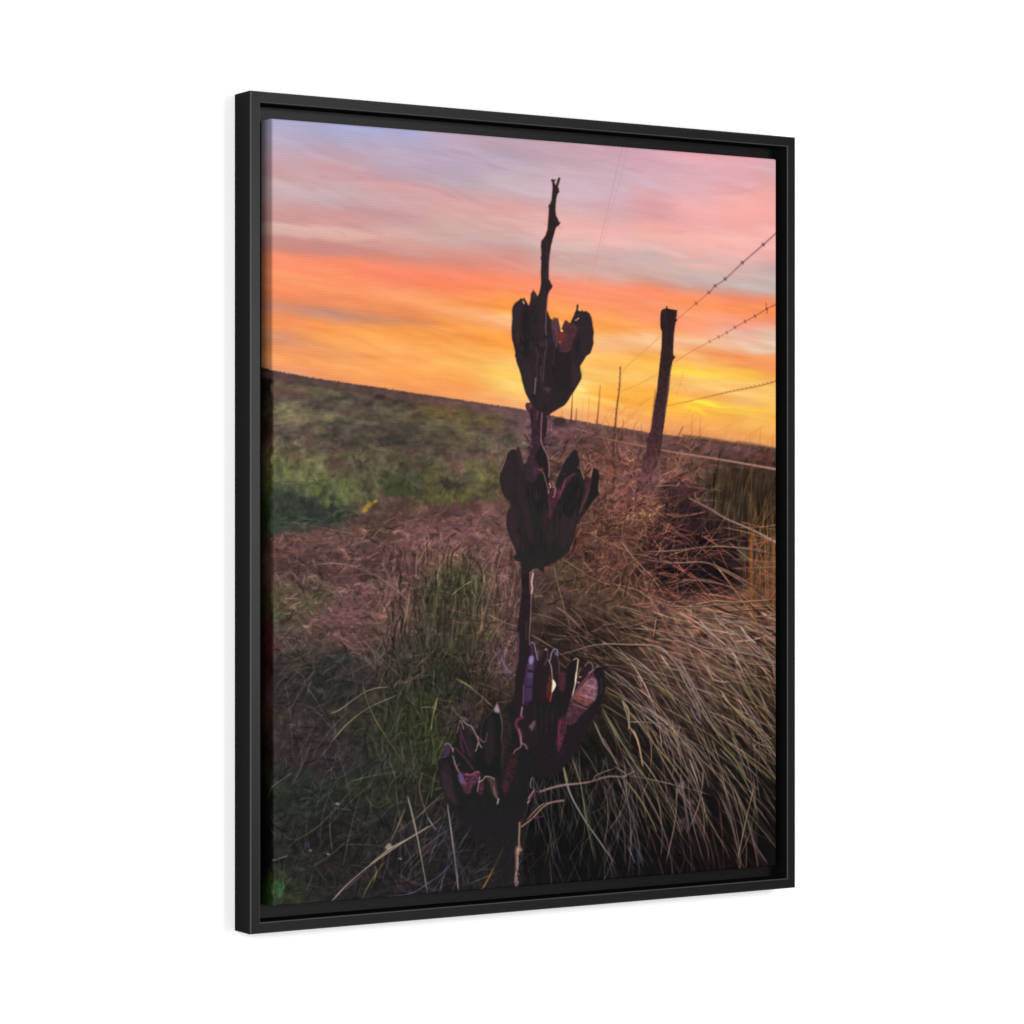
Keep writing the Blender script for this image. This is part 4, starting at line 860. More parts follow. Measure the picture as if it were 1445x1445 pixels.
    # ----------------------------------------------------- traced blades, right
    R_ = [(z4([(400, 985), (520, 1050), (620, 1090)]), 1.6, 'A07A68', .7),
          (z4([(575, 1030), (640, 1120), (745, 1230)]), 2.2, 'A8826E', .8),
          (z4([(240, 1120), (330, 1180), (430, 1240), (560, 1290)]), 1.8, '9A7868', .7),
          (z4([(200, 1160), (230, 1290), (270, 1430)]), 1.8, '94845C', .7),
          (z4([(820, 880), (900, 892), (1030, 872)]), 2., '8E6450', .7),
          (z4([(580, 865), (720, 895), (860, 960), (1000, 1070)]), 1.8, '8A5E50', .65),
          (z4([(700, 1090), (880, 1080), (1060, 1060), (1290, 1070), (1427, 1105)]), 2.2, '9A7868', .7),
          (z4([(960, 1090), (1100, 1040), (1290, 990)]), 1.6, '7A564A', .6),
          (z4([(700, 1130), (850, 1150), (1050, 1150), (1200, 1230), (1427, 1400)]), 2.2, '9A7A6C', .65),
          (z4([(820, 1280), (950, 1245), (1090, 1260), (1290, 1310)]), 2., '9A7A70', .6),
          (z4([(330, 940), (420, 920), (560, 900)]), 1.5, '9A7060', .6),
          (z4([(330, 1030), (450, 1010), (640, 1000)]), 1.3, '8E6656', .55),
          (z4([(470, 460), (520, 560), (600, 710)]), 1.5, 'A07058', .6),
          (z4([(340, 560), (470, 640), (600, 700), (760, 770)]), 1.4, '9A6C58', .55),
          (z4([(740, 730), (900, 720), (1060, 745)]), 1.6, '9A6E60', .6),
          (z4([(820, 860), (930, 790), (1050, 740)]), 1.4, '8A5C50', .55),
          (z4([(680, 1070), (760, 960), (880, 890)]), 1.6, '7A5046', .55),
          (z4([(550, 1200), (700, 1100), (840, 1030)]), 1.4, '8A604E', .5),
          (z4([(650, 1290), (760, 1360), (900, 1390), (1100, 1380), (1427, 1350)]), 2., 'AE8E7A', .65),
          (z4([(1290, 600), (1290, 960), (1310, 1300)]), 1.6, '6A5036', .6),
          (z4([(1240, 1300), (1370, 1100), (1427, 930)]), 1.5, '7A5A3C', .6),
          (z6([(250, 10), (300, 150)]), 1.6, '9A7A68', .6),
          (z6([(290, 30), (350, 90), (400, 190)]), 1.8, 'A0806E', .6),
          (z6([(80, 60), (200, 90), (300, 150), (450, 250), (560, 330)]), 2., '8A6A5A', .6),
          (z6([(70, 175), (180, 240), (300, 330)]), 3., '86685C', .65),
          (z6([(230, 290), (320, 265), (430, 235), (560, 230), (740, 240), (800, 255)]), 2., '9A7E72', .65),
          (z6([(740, 235), (830, 290), (900, 370), (960, 460), (1010, 560), (1080, 680), (1190, 800), (1427, 1000)]), 3., '8E7466', .7),
          (z6([(760, 240), (880, 320), (950, 420), (1060, 620), (1160, 780)]), 1.6, 'B09A8A', .7),
          (z6([(700, 370), (850, 410), (1000, 480), (1110, 530)]), 1.8, '9A8070', .65),
          (z6([(480, 490), (640, 570), (760, 740), (880, 940), (1010, 1120), (1180, 1420)]), 2., '948258', .7),
          (z6([(580, 540), (610, 640), (620, 700)]), 2.8, 'A8947C', .8),
          (z6([(640, 700), (670, 780), (695, 915)]), 2.2, 'C49A78', .9),
          (z6([(630, 560), (760, 790), (880, 1010), (1030, 1300), (1060, 1440)]), 1.8, '9A8674', .7),
          (z6([(460, 560), (540, 720), (640, 870), (690, 1010), (800, 1220)]), 2., '8C8464', .65),
          (z6([(470, 590), (600, 790), (760, 1050), (1000, 1430)]), 1.5, '6E7440', .6),
          (z6([(420, 650), (480, 780), (560, 900)]), 2.4, '9E9486', .7),
          (z6([(340, 780), (420, 900), (500, 1080), (600, 1300)]), 1.8, '68604E', .6),
          (z6([(250, 900), (290, 1050), (360, 1180), (420, 1270), (540, 1440)]), 2.8, '9C968C', .8),
          (z6([(255, 905), (280, 990)]), 2.4, '8C8C42', .7),
          (z6([(300, 850), (350, 1010), (380, 1200), (430, 1440)]), 2., '8C8460', .7),
          (z6([(340, 800), (350, 1000), (400, 1250), (440, 1440)]), 1.6, '7A7254', .6),
          (z6([(590, 970), (680, 1090), (740, 1200), (770, 1270)]), 2.4, 'A08A68', .75),
          (z6([(880, 1010), (870, 1200), (820, 1440)]), 1.9, '9A8A74', .75),
          (z6([(1305, 1020), (1260, 1200), (1210, 1440)]), 2., '9A8C74', .8),
          (z6([(1427, 1330), (1290, 1130), (1150, 960)]), 1.4, '5A5A3A', .5),
          (z6([(1130, 490), (1180, 570), (1290, 670), (1427, 800)]), 2.2, 'B09870', .75),
          (z6([(1090, 450), (1250, 530), (1427, 630)]), 1.6, '96786A', .6),
          (z6([(1020, 100), (1110, 160), (1200, 260), (1300, 400), (1427, 530)]), 2., 'A68A74', .7),
          (z6([(1090, 60), (1160, 160), (1240, 300), (1330, 480), (1400, 640)]), 1.8, 'B09A88', .65),
          (z6([(1240, 140), (1290, 220), (1427, 350)]), 2., 'C0A898', .65),
          (z6([(1150, 110), (1300, 130), (1427, 200)]), 1.6, 'A08474', .6),
          (z6([(820, 640), (870, 760), (930, 900), (960, 1010)]), 2., '8E7A6A', .65),
          (z6([(900, 680), (880, 760), (920, 920)]), 1.8, 'A08670', .6),
          (z6([(0, 1250), (60, 1190), (130, 1120), (190, 1100), (260, 1088)]), 2.3, '96786C', .8),
          (z6([(120, 1040), (250, 1005), (400, 990), (440, 950), (550, 910)]), 2.4, '8A706C', .75),
          (z6([(400, 990), (500, 960), (580, 960), (650, 930)]), 3.4, '94807A', .65),
          (z6([(540, 905), (600, 950), (570, 975)]), 2.4, 'A08E86', .6),
          (z6([(690, 1205), (560, 1210)]), 1.1, '48483E', .5),
          (z6([(610, 1340), (650, 1440)]), 2.4, '686E88', .7),
          (z6([(670, 1350), (680, 1440)]), 2.2, '5E6680', .6),
          (z6([(190, 1000), (190, 1200), (240, 1440)]), 1.8, '56506A', .55),
          (z6([(430, 830), (440, 1000), (400, 1150)]), 1.4, '57524C', .5),
          (z6([(150, 1000), (150, 1440)]), 1.2, '302A2E', .6),
          (z6([(990, 560), (1010, 640)]), 3.2, '8A8090', .55),
          (z6([(900, 950), (920, 1080), (950, 1260)]), 4.5, '7C6C70', .5),
          (z6([(940, 960), (960, 1180), (1030, 1440)]), 1.8, '9A8C80', .6),
          (z6([(1290, 1300), (1340, 1380), (1380, 1440)]), 2.2, '7C7688', .6)]
    for p, w, c, al in R_:
        line([(x+.9, y+1.) for x, y in p], w*1.2, '1A1414', al*.55, 1.2, w2=w*.6, taper2=True)
        line(p, w, c, al, .7, w2=w*.5, taper2=True, vary=.3)
        line([(x-.3, y-.2) for x, y in p], w*.4, np.clip(hx(c)*1.25, 0, 1), al*.6, .5, taper2=True, vary=.7)
    blobs(16, 955, 990, 1095, 1170, (2, 5), ['7A6A70', '5A4C54', '8A7C80'], (.2, .5), .7, 1)
    # ----------------------------------------------------- the dried stalk: lowest cluster
    dk = '1D1B1C'
    # soft dark mass
    poly([(622, 1070), (640, 1055), (668, 1035), (690, 1012), (718, 1000), (742, 930), (765, 935), (800, 950), (835, 1005), (828, 1030), (800, 1068), (775, 1095), (748, 1100), (744, 1150), (738, 1182), (716, 1186),
          (690, 1180), (660, 1160), (640, 1145), (628, 1110), (620, 1090)], '1C1A1B', .94, 2.2, 5)
    poly([(640, 1130), (700, 1120), (738, 1140), (738, 1190), (722, 1250), (700, 1252), (690, 1200), (660, 1175)], '1E1B1E', .8, 6, 4)
    # purple leaf-like husk left of stem (behind)
    poly(zF([(20, 240), (80, 290), (130, 400), (190, 520), (235, 520), (240, 550), (180, 610), (120, 560), (80, 450), (20, 350)]), '55405080'[:6], .6, 1.2, 3, tex=.7, texcell=3)
    line(zF([(60, 310), (100, 420), (150, 510), (200, 530)]), 1.8, '8E7490', .75, .9, taper2=True, vary=.5)
    line(zF([(20, 240), (110, 280), (200, 330), (235, 420), (215, 520)]), 1.3, '7A6058', .6)
    # stem
    poly(zE([(590, 150), (590, 450), (600, 560), (578, 800), (555, 950), (540, 1050), (540, 1250), (560, 1446), (700, 1446), (700, 1250), (690, 1100), (703, 900), (712, 700), (700, 560), (695, 340), (720, 150)]), '241A1F', 1, .3, 0, .15, .3)
    poly(zF([(300, 0), (298, 200), (285, 400), (250, 560), (240, 800), (250, 1100), (300, 1446), (520, 1446), (480, 900), (440, 500), (430, 0)]), '221B1E', 1, .5, 3)
    line(zE([(545, 1100), (560, 1250), (550, 1446)]), 2.6, '4E3040', .8, 1)
    line(zF([(285, 40), (275, 200), (262, 320), (262, 440)]), 2.2, '5A3A4C', .8, .9)
    line(zE([(660, 960), (655, 1100), (655, 1200)]), 2., '4A3038', .7, 1)
    line(zE([(712, 345), (738, 320), (780, 292), (800, 298)]), 1.3, '8E6A62', .8, .6)
    line(zE([(742, 350), (735, 400), (725, 470), (735, 540), (722, 610)]), 1.9, 'E0C2B0', .95, .6)
    line(zE([(712, 330), (705, 450), (712, 600)]), 2.2, '7A5450', .8, .6)
    line(zE([(722, 610), (718, 700), (712, 850), (705, 1000), (695, 1150), (700, 1240)]), .9, 'A88480', .85, .6)
    line(zE([(765, 645), (855, 640)]), 2.2, '8E7A6A', .7, .8)
    line(zE([(600, 560), (580, 700), (570, 800)]), 1.4, '4E3038', .7, .8)
    # striped petal next to the stem
    poly(zF([(440, 160), (480, 160), (500, 210), (520, 300), (535, 380), (520, 450), (480, 560), (470, 700), (450, 880), (400, 960), (350, 940), (330, 880), (345, 700), (380, 560), (400, 420), (430, 330)]), '2E1E34', 1, .4, 3)
    line(zF([(425, 180), (455, 150), (490, 180), (505, 260), (530, 370)]), 1.1, 'A89AA0', .9, .6)
    line(zF([(440, 160), (465, 230), (455, 300)]), 2.4, '4A2E44', .8, .8)
    poly(zF([(460, 310), (478, 350), (470, 410), (430, 430), (418, 360)]), 'A292BE', .75, .8, 2)
    for yy in range(330, 890, 19):
        t = (yy-330)/560; xl = 425-55*t; xr = 478-28*t
        if 500 < yy < 530 or 700 < yy < 715: continue
        line(zF([(xl, yy), (xr, yy+8)]), 1.15, '9484AE' if yy < 600 else '6E6086', .6-.2*t, .7)
    line(zF([(400, 430), (370, 650), (350, 850), (345, 940)]), 1.7, '5A3058', .8, .9)
    line(zF([(350, 700), (352, 800), (345, 930)]), 1.8, '6E3C5C', .8, .9)
    line(zF([(330, 970), (318, 1080), (340, 1110)]), 2.0, '8E6A7C', .7, .8)
    line(zF([(340, 1100), (280, 1130), (250, 1200), (290, 1280), (310, 1350), (320, 1446)]), 3.2, '6E2E48', .85, .9)
    line(zF([(310, 1350), (322, 1446)]), 1.6, 'A07A82', .8, .7)
    poly(zF([(415, 1235), (470, 1150), (505, 1160), (490, 1220), (455, 1280), (440, 1240)]), '7A5A66', .85, .7, 2)
    # middle petals
    poly(zF([(610, 240), (660, 220), (690, 300), (700, 400), (720, 560), (730, 640), (700, 780), (640, 900), (560, 900), (520, 700), (540, 430), (590, 330)]), '231A1E', 1, .5, 3)
    line(zF([(615, 240), (650, 235), (655, 330), (620, 440)]), 2.2, '54363E', .85, .9)
    poly(zF([(620, 230), (650, 228), (655, 250), (625, 252)]), 'A08A84', .9, .5)
    poly(zF([(700, 290), (740, 230), (790, 260), (800, 400), (780, 560), (760, 640), (735, 620), (710, 450), (690, 380)]), '241B22', 1, .4, 3)
    line(zF([(690, 380), (705, 290), (745, 235), (780, 250), (785, 320)]), 1.3, 'A8A0AC', .9, .6)
    poly(zF([(740, 260), (780, 260), (785, 310), (750, 320)]), '6A6480', .7, .8)
    line(zF([(785, 340), (805, 430), (800, 560)]), 1.3, '6A4650', .8, .7)
    line(zF([(668, 370), (700, 450), (712, 540), (720, 620)]), 1.3, 'B8987E', .95, .6)
    poly(zF([(715, 620), (740, 635), (765, 690), (745, 740), (718, 790), (700, 850), (705, 750), (715, 690)]), 'F4E8D8', 1, .4, 2)
    poly(zF([(690, 560), (712, 650), (712, 740), (705, 830), (690, 920), (650, 860), (645, 720)]), '6A2A20', .75, 1.2, 3, tex=.6, texcell=3, col2='4A1816', axis=(zF([(700, 700)])[0], zF([(650, 880)])[0]))
    line(zF([(712, 790), (690, 900)]), 2., '9A3C30', .8, .9)
    poly(zF([(800, 540), (880, 520), (890, 640), (880, 740), (840, 780), (800, 740), (790, 620)]), '48242E', .85, 1.2, 3, tex=.4, texcell=3)
    poly(zF([(900, 480), (960, 400), (1000, 360), (1045, 355), (1030, 500), (1010, 640), (980, 800), (940, 900), (880, 900), (890, 650)]), '1D1719', 1, .4, 3)
    line(zF([(985, 370), (1020, 356), (1048, 362)]), 1.4, 'B8A49A', .9, .6)
    line(zF([(1046, 375), (1035, 470), (1022, 560), (1008, 680), (985, 780), (970, 850)]), 1.7, 'DCC4AE', .95, .6)
    poly(zF([(1018, 520), (1032, 540), (1022, 640), (1008, 690), (1005, 620)]), 'F6E6D4', 1, .4)
    line(zF([(970, 850), (945, 900), (930, 950)]), 1.5, '8A6A58', .8, .7)
    poly(zF([(1060, 590), (1120, 450), (1180, 405), (1230, 440), (1220, 500), (1150, 560), (1080, 660), (1040, 700)]), '2A1A1E', 1, .5, 3)
    line(zF([(1130, 450), (1180, 402), (1225, 430), (1230, 490)]), 1.3, '8E7A80', .85, .7)
    line(zF([(1080, 480), (1050, 540), (1035, 600)]), 1.2, '8A5E4C', .8, .7)
    for q in ((1065, 588), (1045, 660)): line(zF([q, (q[0]+12, q[1]+2)]), 1.8, 'D0BCAC', .8, .7)
    # the big open pod on the right
    big = zF([(1300, 443), (1345, 455), (1370, 510), (1392, 600), (1392, 700), (1375, 810), (1345, 920), (1300, 1020), (1250, 1110), (1180, 1220), (1130, 1320), (1070, 1446), (1000, 1560), (900, 1680), (800, 1820),
              (700, 1860), (560, 1860), (500, 1600), (560, 1300), (700, 1100), (860, 1080), (920, 940), (960, 860), (1010, 760), (1080, 640), (1160, 560), (1230, 490)])
    poly(big, '1E181C', 1, .4, 3, .1)
    poly(zF([(1290, 450), (1240, 500), (1150, 580), (1080, 670), (1010, 780), (950, 900), (900, 1050), (870, 1160), (930, 1200), (1000, 1180), (1100, 1060), (1200, 960), (1280, 840), (1300, 700), (1280, 620), (1250, 560), (1300, 480)]), '4A2C38', .9, .8, 3, tex=.35, texcell=3)
    poly(zF([(1240, 600), (1285, 640), (1288, 760), (1270, 850), (1200, 930), (1130, 960), (1060, 930), (980, 880), (1010, 800), (1100, 690), (1170, 620)]), '8A5C68', .92, .8, 3, tex=.35, texcell=3,
         col2='80483E', axis=(zF([(1250, 680)])[0], zF([(1000, 880)])[0]))
    for k in range(11):
        t = k/10; y = 640+t*300; xl = 1200-t*220; xr = 1285-max(0, t-.55)*260
        line(zF([(xl, y-5), ((xl+xr)/2, y+14+14*t), (xr, y+30+30*t)]), 1.0, ['3E222E', '5A3842', 'B090A0', '4E2C36'][k % 4], .75, .7)
    for _ in range(26):
        x = rng.uniform(1130, 1280); y = rng.uniform(640, 900)
        line(zF([(x, y), (x+22, y+9)]), .9, 'B89AAE', rng.uniform(.3, .7), .7)
    line(zF([(990, 880), (1060, 930), (1130, 970), (1170, 990)]), 1.9, '241418', .9, .8)
    line(zF([(1290, 450), (1220, 520), (1150, 600), (1060, 700), (1000, 800), (950, 900)]), 1.6, '6A4454', .85, .8)
    line(zF([(1310, 447), (1240, 500), (1180, 545)]), 1.5, '9A7C88', .85, .8)
    line(zF([(1300, 460), (1345, 460)]), 1.2, '8E7C84', .7, .7)
    poly(zF([(1260, 480), (1350, 470), (1385, 600), (1380, 780), (1330, 930), (1290, 980), (1310, 800), (1300, 640), (1250, 560)]), '1C161A', .95, .7, 3)
    line(zF([(1335, 610), (1345, 700), (1335, 800)]), 1.6, '3E3040', .8, .9)
    for _ in range(90):
        t = rng.rand(); x = 960-130*t+rng.randn()*38+70; y = 930+t*260
        line(zF([(x, y), (x+rng.uniform(-6, 10), y+rng.uniform(4, 14))]), .9, ['7A4A58', '4A2430', '8A5A4A', '5E3440'][rng.randint(4)], rng.uniform(.3, .75), .7)
    poly(zF([(800, 1140), (850, 1100), (900, 1180), (880, 1300), (840, 1446), (800, 1560), (770, 1446), (785, 1280)]), '4E2434', .85, 1.2, 3, tex=.5, texcell=2.5)
    line(zF([(815, 1150), (800, 1300), (810, 1446)]), 2.2, '6A3044', .8, 1)
    for _ in range(30):
        x = rng.uniform(790, 900); y = rng.uniform(1150, 1560)
        line(zF([(x, y), (x+3, y+12)]), .9, '8A4A5C', rng.uniform(.2, .55), .7)
    rim(big[:11], '4E2C38', .5, 1.2)
    for _ in range(120):
        x = rng.uniform(740, 835); y = rng.uniform(985, 1090)
        if y > 1095-(x-760)*.9 and x > 775: continue
        line([(x, y), (x-rng.uniform(0, 3), y+rng.uniform(5, 12))], rng.uniform(.6, 1.4), ['35242C', '141314', '2E2026', '42262E', '191516'][rng.randint(5)], rng.uniform(.3, .7), .9, taper2=True)
    # left pods of the lowest cluster
    poly(zG([(175, 530), (150, 620), (110, 760), (90, 850), (90, 960), (110, 1050), (160, 1200), (230, 1330), (400, 1430), (700, 1446), (980, 1400), (1100, 1200), (1100, 900), (1000, 500), (900, 200), (860, 140), (790, 120), (700, 170),
              (650, 260), (625, 420), (600, 600), (560, 620), (400, 260), (340, 230), (305, 330), (300, 480), (250, 560)]), '1C1B1C', 1, .7, 3)
    poly(zG([(860, 160), (960, 150), (1010, 300), (1000, 480), (940, 700), (900, 950), (870, 700), (895, 350)]), '2C2422', .75, 1.8, 3, tex=.5, texcell=3)
    poly(zG([(1130, 560), (1090, 640), (1080, 780), (1060, 900), (960, 1130), (890, 1080), (930, 880), (960, 740), (1040, 640)]), '351E20', .75, 2., 3, tex=.8, texcell=2.5)
    poly(zG([(900, 1060), (960, 1020), (980, 1100), (940, 1160), (900, 1130)]), '48242C', .6, 1.8, 3, tex=.8, texcell=2)
    poly(zG([(690, 170), (780, 110), (860, 150), (890, 350), (870, 650), (860, 950), (780, 960), (640, 920), (560, 800), (560, 640), (610, 500), (640, 300)]), '171818', 1, .9, 3)
    line(zG([(865, 150), (885, 250), (892, 350), (880, 480), (900, 600), (880, 800)]), 1.7, '7A625E', .8, .8, col2='3A2022')
    poly(zG([(825, 15), (850, 80), (860, 140), (800, 135), (785, 85), (805, 60)]), 'A08890', .95, .6, 2)
    line(zG([(790, 105), (740, 150), (700, 200)]), 1.4, '5A3E40', .7, .8)
    line(zG([(690, 170), (640, 300), (618, 420), (640, 500)]), 1., '4A4234', .6, .8)
    poly(zG([(350, 200), (400, 190), (465, 235), (420, 250), (370, 240)]), '6A5044', .85, .8, 2)
    line(zG([(250, 60), (310, 150), (370, 200)]), 1.8, '6A6050', .7, .9)
    line(zG([(350, 240), (330, 330), (315, 400)]), 1.2, '8A6A74', .8, .7)
    line(zG([(360, 245), (385, 300), (400, 350)]), 1.5, '9A8488', .85, .7)
    line(zG([(395, 250), (440, 290), (500, 320), (545, 400), (580, 470), (600, 540), (628, 585)]), 1.6, 'A08888', .9, .7)
    line(zG([(580, 530), (570, 590), (550, 635)]), 1.3, 'B8A8A0', .85, .6)
    line(zG([(580, 440), (620, 490), (660, 520), (690, 470), (695, 400)]), 1.5, '8A6470', .85, .7)
    line(zG([(350, 330), (380, 430), (430, 560), (480, 690)]), 2.6, '4E2A40', .85, 1)
    line(zG([(360, 430), (370, 560), (400, 650)]), 2.6, '52303C', .7, 1)
    line(zG([(290, 590), (380, 680), (440, 750), (520, 860)]), 2., '5A2E34', .85, .9)
    line(zG([(160, 560), (190, 530), (230, 560), (262, 620)]), 1.6, '94808C', .85, .7)
    line(zG([(262, 590), (265, 640)]), 1.6, 'B0A07A', .7, .7)
    poly(zG([(170, 550), (210, 560), (230, 640), (190, 700), (140, 710), (150, 640)]), '47304C', .85, 1, 3)
    line(zG([(90, 712), (160, 705)]), 1.2, '6A4A4A', .7, .7)
    line(zG([(262, 690), (290, 790), (330, 880), (370, 930)]), 2.2, '8E727E', .9, .8)
    line(zG([(320, 820), (350, 790)]), .9, '7A6A74', .7, .6)
    poly(zG([(340, 900), (430, 910), (490, 940), (570, 890), (610, 940), (560, 1030), (500, 1100), (480, 1170), (420, 1160), (380, 1080), (340, 1000)]), '5C3044', .8, 1.4, 3, tex=1., texcell=2)
    poly(zG([(335, 910), (390, 940), (410, 1020), (370, 1050), (340, 990)]), '6A5480', .8, 1, 3)
    poly(zG([(400, 1080), (500, 1100), (480, 1170), (410, 1150)]), '4E282C', .6, 1.4, 3)
    line(zG([(430, 925), (500, 930), (560, 892), (600, 905)]), 1.7, 'A0566C', .9, .8)
    line(zG([(605, 960), (590, 1060), (575, 1140)]), 1.8, '9A7280', .9, .7)
    poly(zG([(610, 1030), (660, 1040), (650, 1110), (640, 1180), (590, 1170), (590, 1100)]), '522C36', .8, 1.2, 3, tex=.9, texcell=2)
    line(zG([(590, 1030), (640, 1000), (690, 955), (780, 980), (790, 1010)]), 1.7, 'AE9088', .9, .7)
    poly(zG([(700, 975), (800, 1000), (820, 1120), (840, 1230), (800, 1220), (760, 1150), (740, 1060)]), '54383A', .85, .8, 2, tex=.6, texcell=2)
    line(zG([(780, 1080), (800, 1180), (840, 1250)]), 1.4, '8A7074', .8, .7)
    line(zG([(845, 1240), (830, 1300)]), 1.9, 'B0A0AE', .9, .7)
    for _ in range(130):
        x = rng.uniform(625, 735); y = rng.uniform(1035, 1150)
        if y < 1060+abs(x-680)*.5-30: continue
        line([(x, y), (x+(690-x)*.06, y+rng.uniform(5, 13))], rng.uniform(.6, 1.4), ['30222A', '141414', '2A2024', '3C222A', '26222A'][rng.randint(5)], rng.uniform(.25, .6), .9, taper2=True)
    for q in ([(100, 900), (180, 760), (230, 900), (260, 1100), (330, 1300), (220, 1280), (130, 1080)], [(700, 250), (760, 170), (800, 400), (780, 700), (700, 820), (660, 560)], [(420, 300), (470, 420), (540, 620), (500, 760), (430, 520)]):
        poly(zG(q), '31242B', .55, 3, 3)
    for k in range(9):
        x = 120+k*16; line(zG([(x, 860+k*12), (x+14, 1020+k*14), (x+60, 1200+k*16)]), 1.1, '4A3040', .5, .9, taper2=True, vary=.5)
    for k in range(6):
        x = 500+k*70; line(zF([(x, 930+k*14), (x+10, 1120), (x+4, 1300)]), 1.4, '3E2630', .6, 1.2, taper2=True, vary=.4)
    # right of the stem, low twigs
    line(zG([(1150, 80), (1135, 170), (1150, 200)]), 1.8, '927080', .8, .8)
    line(zG([(1150, 200), (1080, 240), (1070, 310), (1120, 370), (1140, 450)]), 4.2, '5E2840', .85, 1)
    line(zG([(1100, 350), (1130, 470), (1130, 570), (1060, 620), (1035, 660)]), 1.5, '9A747C', .85, .7)
    line(zG([(1155, 535), (1190, 560), (1205, 600)]), 2.4, '80606E', .85, .8)
    line(zG([(1270, 970), (1250, 1050), (1260, 1100)]), 1.5, '8C8078', .85, .7)
    poly(zG([(1300, 1080), (1310, 1150), (1260, 1250), (1210, 1310), (1220, 1240), (1265, 1160)]), '5E3440', .9, .7, 2)
    line(zG([(1300, 1130), (1260, 1180), (1225, 1240)]), 1.2, 'B09AA0', .85, .6)
    line(zG([(1215, 1290), (1235, 1265)]), 1.8, 'A89098', .85, .7)
    line(zG([(1445, 1110), (1330, 1150)]), 1.5, '5E4454', .8, .8)
    line(z8([(940, 100), (1050, 65), (1160, 45), (1240, 35), (1340, 20)]), 2.0, '9A7674', .85, .8)
    line(z8([(785, 385), (870, 320), (950, 235), (1010, 195), (1060, 182), (1130, 172)]), 2.1, '9A7468', .9, .8)
    line(z8([(860, 320), (960, 300)]), 2., '5E3C58', .6, 1)
    line(z8([(820, 265), (790, 330), (775, 360)]), 1.4, '4A2E2E', .8, .8)
    line(z8([(770, 350), (768, 430), (765, 500), (770, 560)]), 2.2, 'A8846C', .9, .8)
    poly(z8([(750, 540), (775, 545), (793, 575), (770, 600), (755, 660), (757, 720), (745, 740), (738, 660), (735, 580)]), '95705C', .95, .6, 2, tex=.6, texcell=1.5)
    line(z8([(750, 640), (742, 740), (735, 830), (748, 880)]), 2.7, '8E6E68', .9, .8)
    line(z8([(762, 560), (755, 640), (758, 700), (745, 780), (755, 860)]), 1., 'D0B8A8', .8, .6)
    for _ in range(26):
        y = rng.uniform(560, 870); x = 750+rng.uniform(-14, 12)
        line(z8([(x, y), (x+5, y+14)]), .9, ['4A2C28', 'C0A090', '5E3E3E'][rng.randint(3)], .7, .6)

    # ----------------------------------------------------- middle pod
    stem2 = zC([(525, 340), (500, 345), (485, 340), (462, 380), (470, 410), (480, 440), (510, 470), (525, 540), (535, 600), (540, 650), (545, 760), (548, 850), (545, 920), (520, 990), (480, 1080), (500, 1200), (760, 1250), (770, 1100), (740, 1000),
                (700, 900), (700, 850), (712, 790), (735, 740), (748, 650), (755, 560), (770, 520), (800, 460), (700, 300), (600, 250)])
    poly(stem2, '32232A', 1, .3, 0, .25, .5, 3)
    for _ in range(60):
        x = rng.uniform(520, 760); y = rng.uniform(420, 1000)
        line(zC([(x, y), (x+rng.uniform(-8, 8), y+rng.uniform(25, 70))]), rng.uniform(.8, 1.8), ['221A1E', '4A3038', '1E171A', '5A3C48'][rng.randint(4)], rng.uniform(.3, .7), .8, taper2=True) if 540 < x < 740-(y-420)*.06 else None
    pod2 = zD([(180, 200), (240, 125), (265, 112), (300, 128), (315, 90), (340, 110), (355, 150), (372, 230), (410, 310), (440, 270), (470, 200), (500, 130), (560, 100), (630, 60), (690, 150), (720, 260), (727, 400), (722, 550), (740, 575), (760, 615), (792, 610),
               (830, 480), (880, 370), (930, 265), (960, 220), (1010, 160), (1045, 130), (1082, 150), (1092, 220), (1120, 300), (1132, 370), (1150, 430), (1165, 500), (1200, 470), (1240, 485), (1268, 420), (1285, 365), (1340, 390), (1360, 450), (1368, 550),
               (1352, 640), (1372, 700), (1320, 742), (1270, 800), (1220, 880), (1160, 960), (1110, 1020), (1070, 1110), (1055, 1200), (1030, 1300), (980, 1400), (955, 1450)])+zE(
              [(1190, 80), (1120, 150), (1030, 200), (960, 245), (885, 270), (880, 330), (868, 348), (840, 318), (800, 292), (740, 300), (695, 342), (590, 320), (585, 205), (520, 195), (482, 145), (522, 120)])+zD(
              [(300, 1446), (270, 1360), (230, 1270), (195, 1180), (175, 1080), (180, 960), (200, 900), (247, 860), (222, 790), (150, 730), (112, 640), (92, 530), (98, 430), (118, 370), (150, 290)])
    poly(pod2, '242121', 1, .3, 0, .12, .12, 4)
    for q, c_, a_ in (([(110, 420), (200, 260), (250, 420), (220, 650), (160, 680)], '35272B', .6), ([(190, 920), (300, 900), (330, 1200), (420, 1420), (300, 1400), (200, 1150)], '36262B', .7),
                      ([(900, 900), (1080, 860), (1060, 1100), (1000, 1300), (900, 1420), (860, 1200)], '34252A', .65), ([(500, 500), (620, 460), (690, 620), (680, 800), (560, 900), (500, 720)], '1E1C1D', .8),
                      ([(900, 620), (1080, 500), (1150, 600), (1100, 900), (960, 1000), (860, 850)], '1D1B1C', .8), ([(420, 600), (470, 900), (520, 1250), (470, 1300), (400, 1000), (390, 700)], '38272C', .6),
                      ([(700, 1020), (760, 980), (780, 1300), (720, 1350), (680, 1200)], '35262A', .5)):
        poly(zD(q), c_, a_, 3.5, 3)
    rim(pod2, '5A3236', .6, 1.2)
    for _ in range(110):
        x = rng.uniform(130, 1150); y = rng.uniform(450, 1350)
        if x < 130+max(0, y-900)*.35 or x > 1150-max(0, y-900)*.35: continue
        dx = (620-x)*.05
        line(zD([(x, y), (x+dx*.6+rng.uniform(-8, 8), y+50), (x+dx, y+rng.uniform(80, 160))]), rng.uniform(.8, 2.), ['3A272C', '171515', '44282E', '33262C', '141313'][rng.randint(5)], rng.uniform(.35, .85), 1.1, taper2=True)
